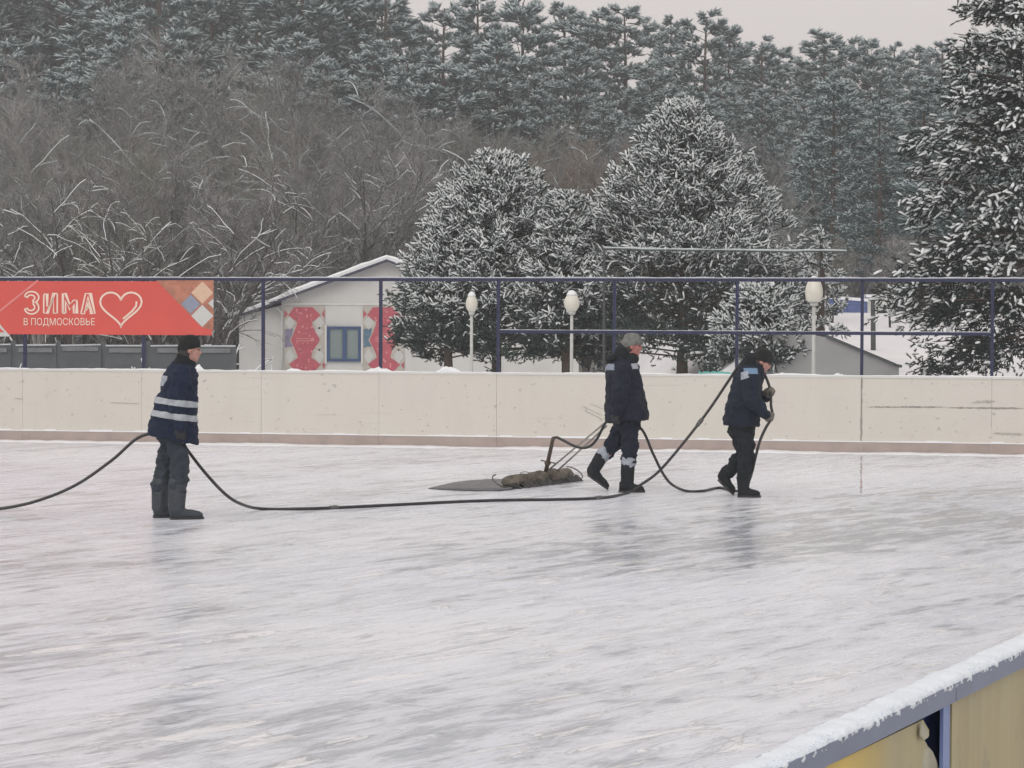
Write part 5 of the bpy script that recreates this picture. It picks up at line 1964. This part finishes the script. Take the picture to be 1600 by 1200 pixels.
# ------------------------------------------------------------------ ice-flooding drag: perforated pipe wrapped in sacking, pulled by rods
e0, e1 = atZ(788, 764, 0), atZ(893, 751, 0)
drag = empty('flooding_drag', (e0 + e1) / 2, 'sacking-wrapped flooding drag with wet cloth pulled over the ice', 'ice drag')
dx = (e1 - e0).normalized()
dn = Vector((-dx.y, dx.x, 0))
RB = 0.080
g = MB()
rr_ = []
for i in range(41):
    f = i / 40
    c = e0.lerp(e1, f)
    end = min(1, (0.35 + min(f, 1 - f) * 9))
    ring = []
    for k in range(20):
        a = 2 * math.pi * k / 20
        q = Vector((f * 9, math.cos(a) * 1.3, math.sin(a) * 1.3))
        rad = RB * end * (1 + 0.30 * mnoise.noise(q * 0.9) + .22 * mnoise.noise(q * 2.6))
        z = RB * .95 + rad * math.sin(a) * .95
        ring.append(Vector((c.x, c.y, max(.004, z))) + dn * rad * math.cos(a) * 1.15)
    rr_.append(ring)
g.rings(rr_)
roll = g.build('sacking_roll', M['sacking'], drag, smooth=True)
g = MB()
for k in range(2):         # cords round the roll
    f = 0.30 + 0.42 * k
    c = e0.lerp(e1, f)
    g = MB()
    g.tube([Vector((c.x, c.y, 0)) + dn * (RB * 1.12 * 1.15 * math.cos(2 * math.pi * j / 18)) + Vector((0, 0, max(.006, RB + RB * 1.12 * math.sin(2 * math.pi * j / 18)))) for j in range(19)], .005, 5)
    g.build('cord', M['wire'], drag)
g = MB()                   # frayed wet rags hanging off the roll on to the ice
for k in range(130):
    f = rng.random()
    c = e0.lerp(e1, f)
    w_ = rng.uniform(.006, .024)
    z_ = rng.uniform(.02, .085)
    o_ = -dn * (RB * 1.05 + .01)
    q = [c + dx * w_ + o_ * .9 + Vector((0, 0, z_)), c - dx * w_ + o_ * .95 + Vector((0, 0, z_ * .9)), c - dx * w_ * rng.uniform(.3, 1.4) + o_ * rng.uniform(1.1, 1.9) + Vector((0, 0, .004)), c + dx * w_ * rng.uniform(.2, 1.2) + o_ * rng.uniform(1.1, 1.9) + Vector((0, 0, .005))]
    g.prism(q, -dn, .004)
tag(g.build('rag_fringe', M['rag'], drag), kind='stuff')
# wet cloth trailing behind
outl = [(668, 763), (700, 757.5), (735, 752), (760, 749.5), (800, 751), (820, 757), (800, 765), (780, 767), (730, 766.5), (690, 765)]
base_ = [atZ(x, y, 0.006) for x, y in outl]
cen = sum(base_, Vector()) / len(base_)
g = MB()
lay = []
for f in (1.0, .93, .75, .5, .25, .08):
    ring = []
    for i in range(40):
        t_ = i / 40 * len(base_)
        k = int(t_)
        q = base_[k % len(base_)].lerp(base_[(k + 1) % len(base_)], t_ - k)
        q = cen + (q - cen) * f * (1 + .04 * mnoise.noise(Vector((i * .6, f, 0))))
        z = .005 + (0 if f == 1.0 else .022 + .02 * mnoise.noise(Vector((q.x * 4, q.y * 2.2, 1))))
        ring.append(Vector((q.x, q.y, max(.004, z))))
    lay.append(ring)
g.rings(lay)
g.build('wet_cloth', M['wet_cloth'], drag, smooth=True)
# inlet pipe with valve
b0, b1 = atY(851, 745, Y2 + .75), atY(864, 687, Y2 + .62)
mid_c = e0.lerp(e1, .60)
b0 = Vector((mid_c.x, mid_c.y, RB * 1.6))
b1 = atY(864, 686, Y2 + .6)
g = MB()
g.tube([b0, b0.lerp(b1, .5), b1, b1 + (b1 - b0).normalized() * .02], [.026, .024, .023, .023], 10)
pipe = g.build('inlet_pipe', M['rust'], drag, smooth=True)
g = MB()
vq = b0.lerp(b1, .30)
g.ellipsoid(vq, .04, .04, .035, 12, 8)
g.bar(vq + Vector((-.08, 0, .03)), vq + Vector((.09, 0, -.005)), .018, .014)
g.build('valve', M['rust'], drag)
# pull rods to the far hand
hnd = loc(m2, (-.225, .335, .745))
for k, (f, dz) in enumerate(((.58, .0), (.75, -.03))):
    c = e0.lerp(e1, f)
    g = MB()
    g.tube([Vector((c.x, c.y, RB * 1.5)), hnd + Vector((.03 * k, .02 + .05 * k, dz))], .011, 8)
    g.build('pull_rod', M['pole_grey'] if False else M['scuff'], drag, smooth=True)
# wire hoops at both ends
for (c, sgn) in ((e0, -1), (e1, 1)):
    g = MB()
    pts = []
    for j in range(15):
        a = math.pi * j / 14
        pts.append(c + dx * sgn * (.04 + .17 * math.sin(a)) + dn * (.09 * math.cos(a)) + Vector((0, 0, .02 + .14 * (1 + math.cos(a)) / 2)))
    g.tube(pts, .008, 6)
    g.build('end_hoop', M['wire'], drag, smooth=True)

# ------------------------------------------------------------------ haze: winter air between the camera and the wood
m = bpy.data.materials.new('haze_air')
m.use_nodes = True
m.node_tree.nodes.clear()
out = m.node_tree.nodes.new('ShaderNodeOutputMaterial')
pv = m.node_tree.nodes.new('ShaderNodeVolumePrincipled')
pv.inputs['Color'].default_value = (0.93, 0.95, 0.97, 1)
pv.inputs['Density'].default_value = 0.0019
pv.inputs['Anisotropy'].default_value = 0.2
m.node_tree.links.new(pv.outputs[0], out.inputs['Volume'])
g = MB()
g.box((0, 440, 14.3), (900, 1080, 31.4))
hz = g.build('haze', m)
tag(hz, 'thin pale winter haze hanging in the air', 'haze', kind='stuff')
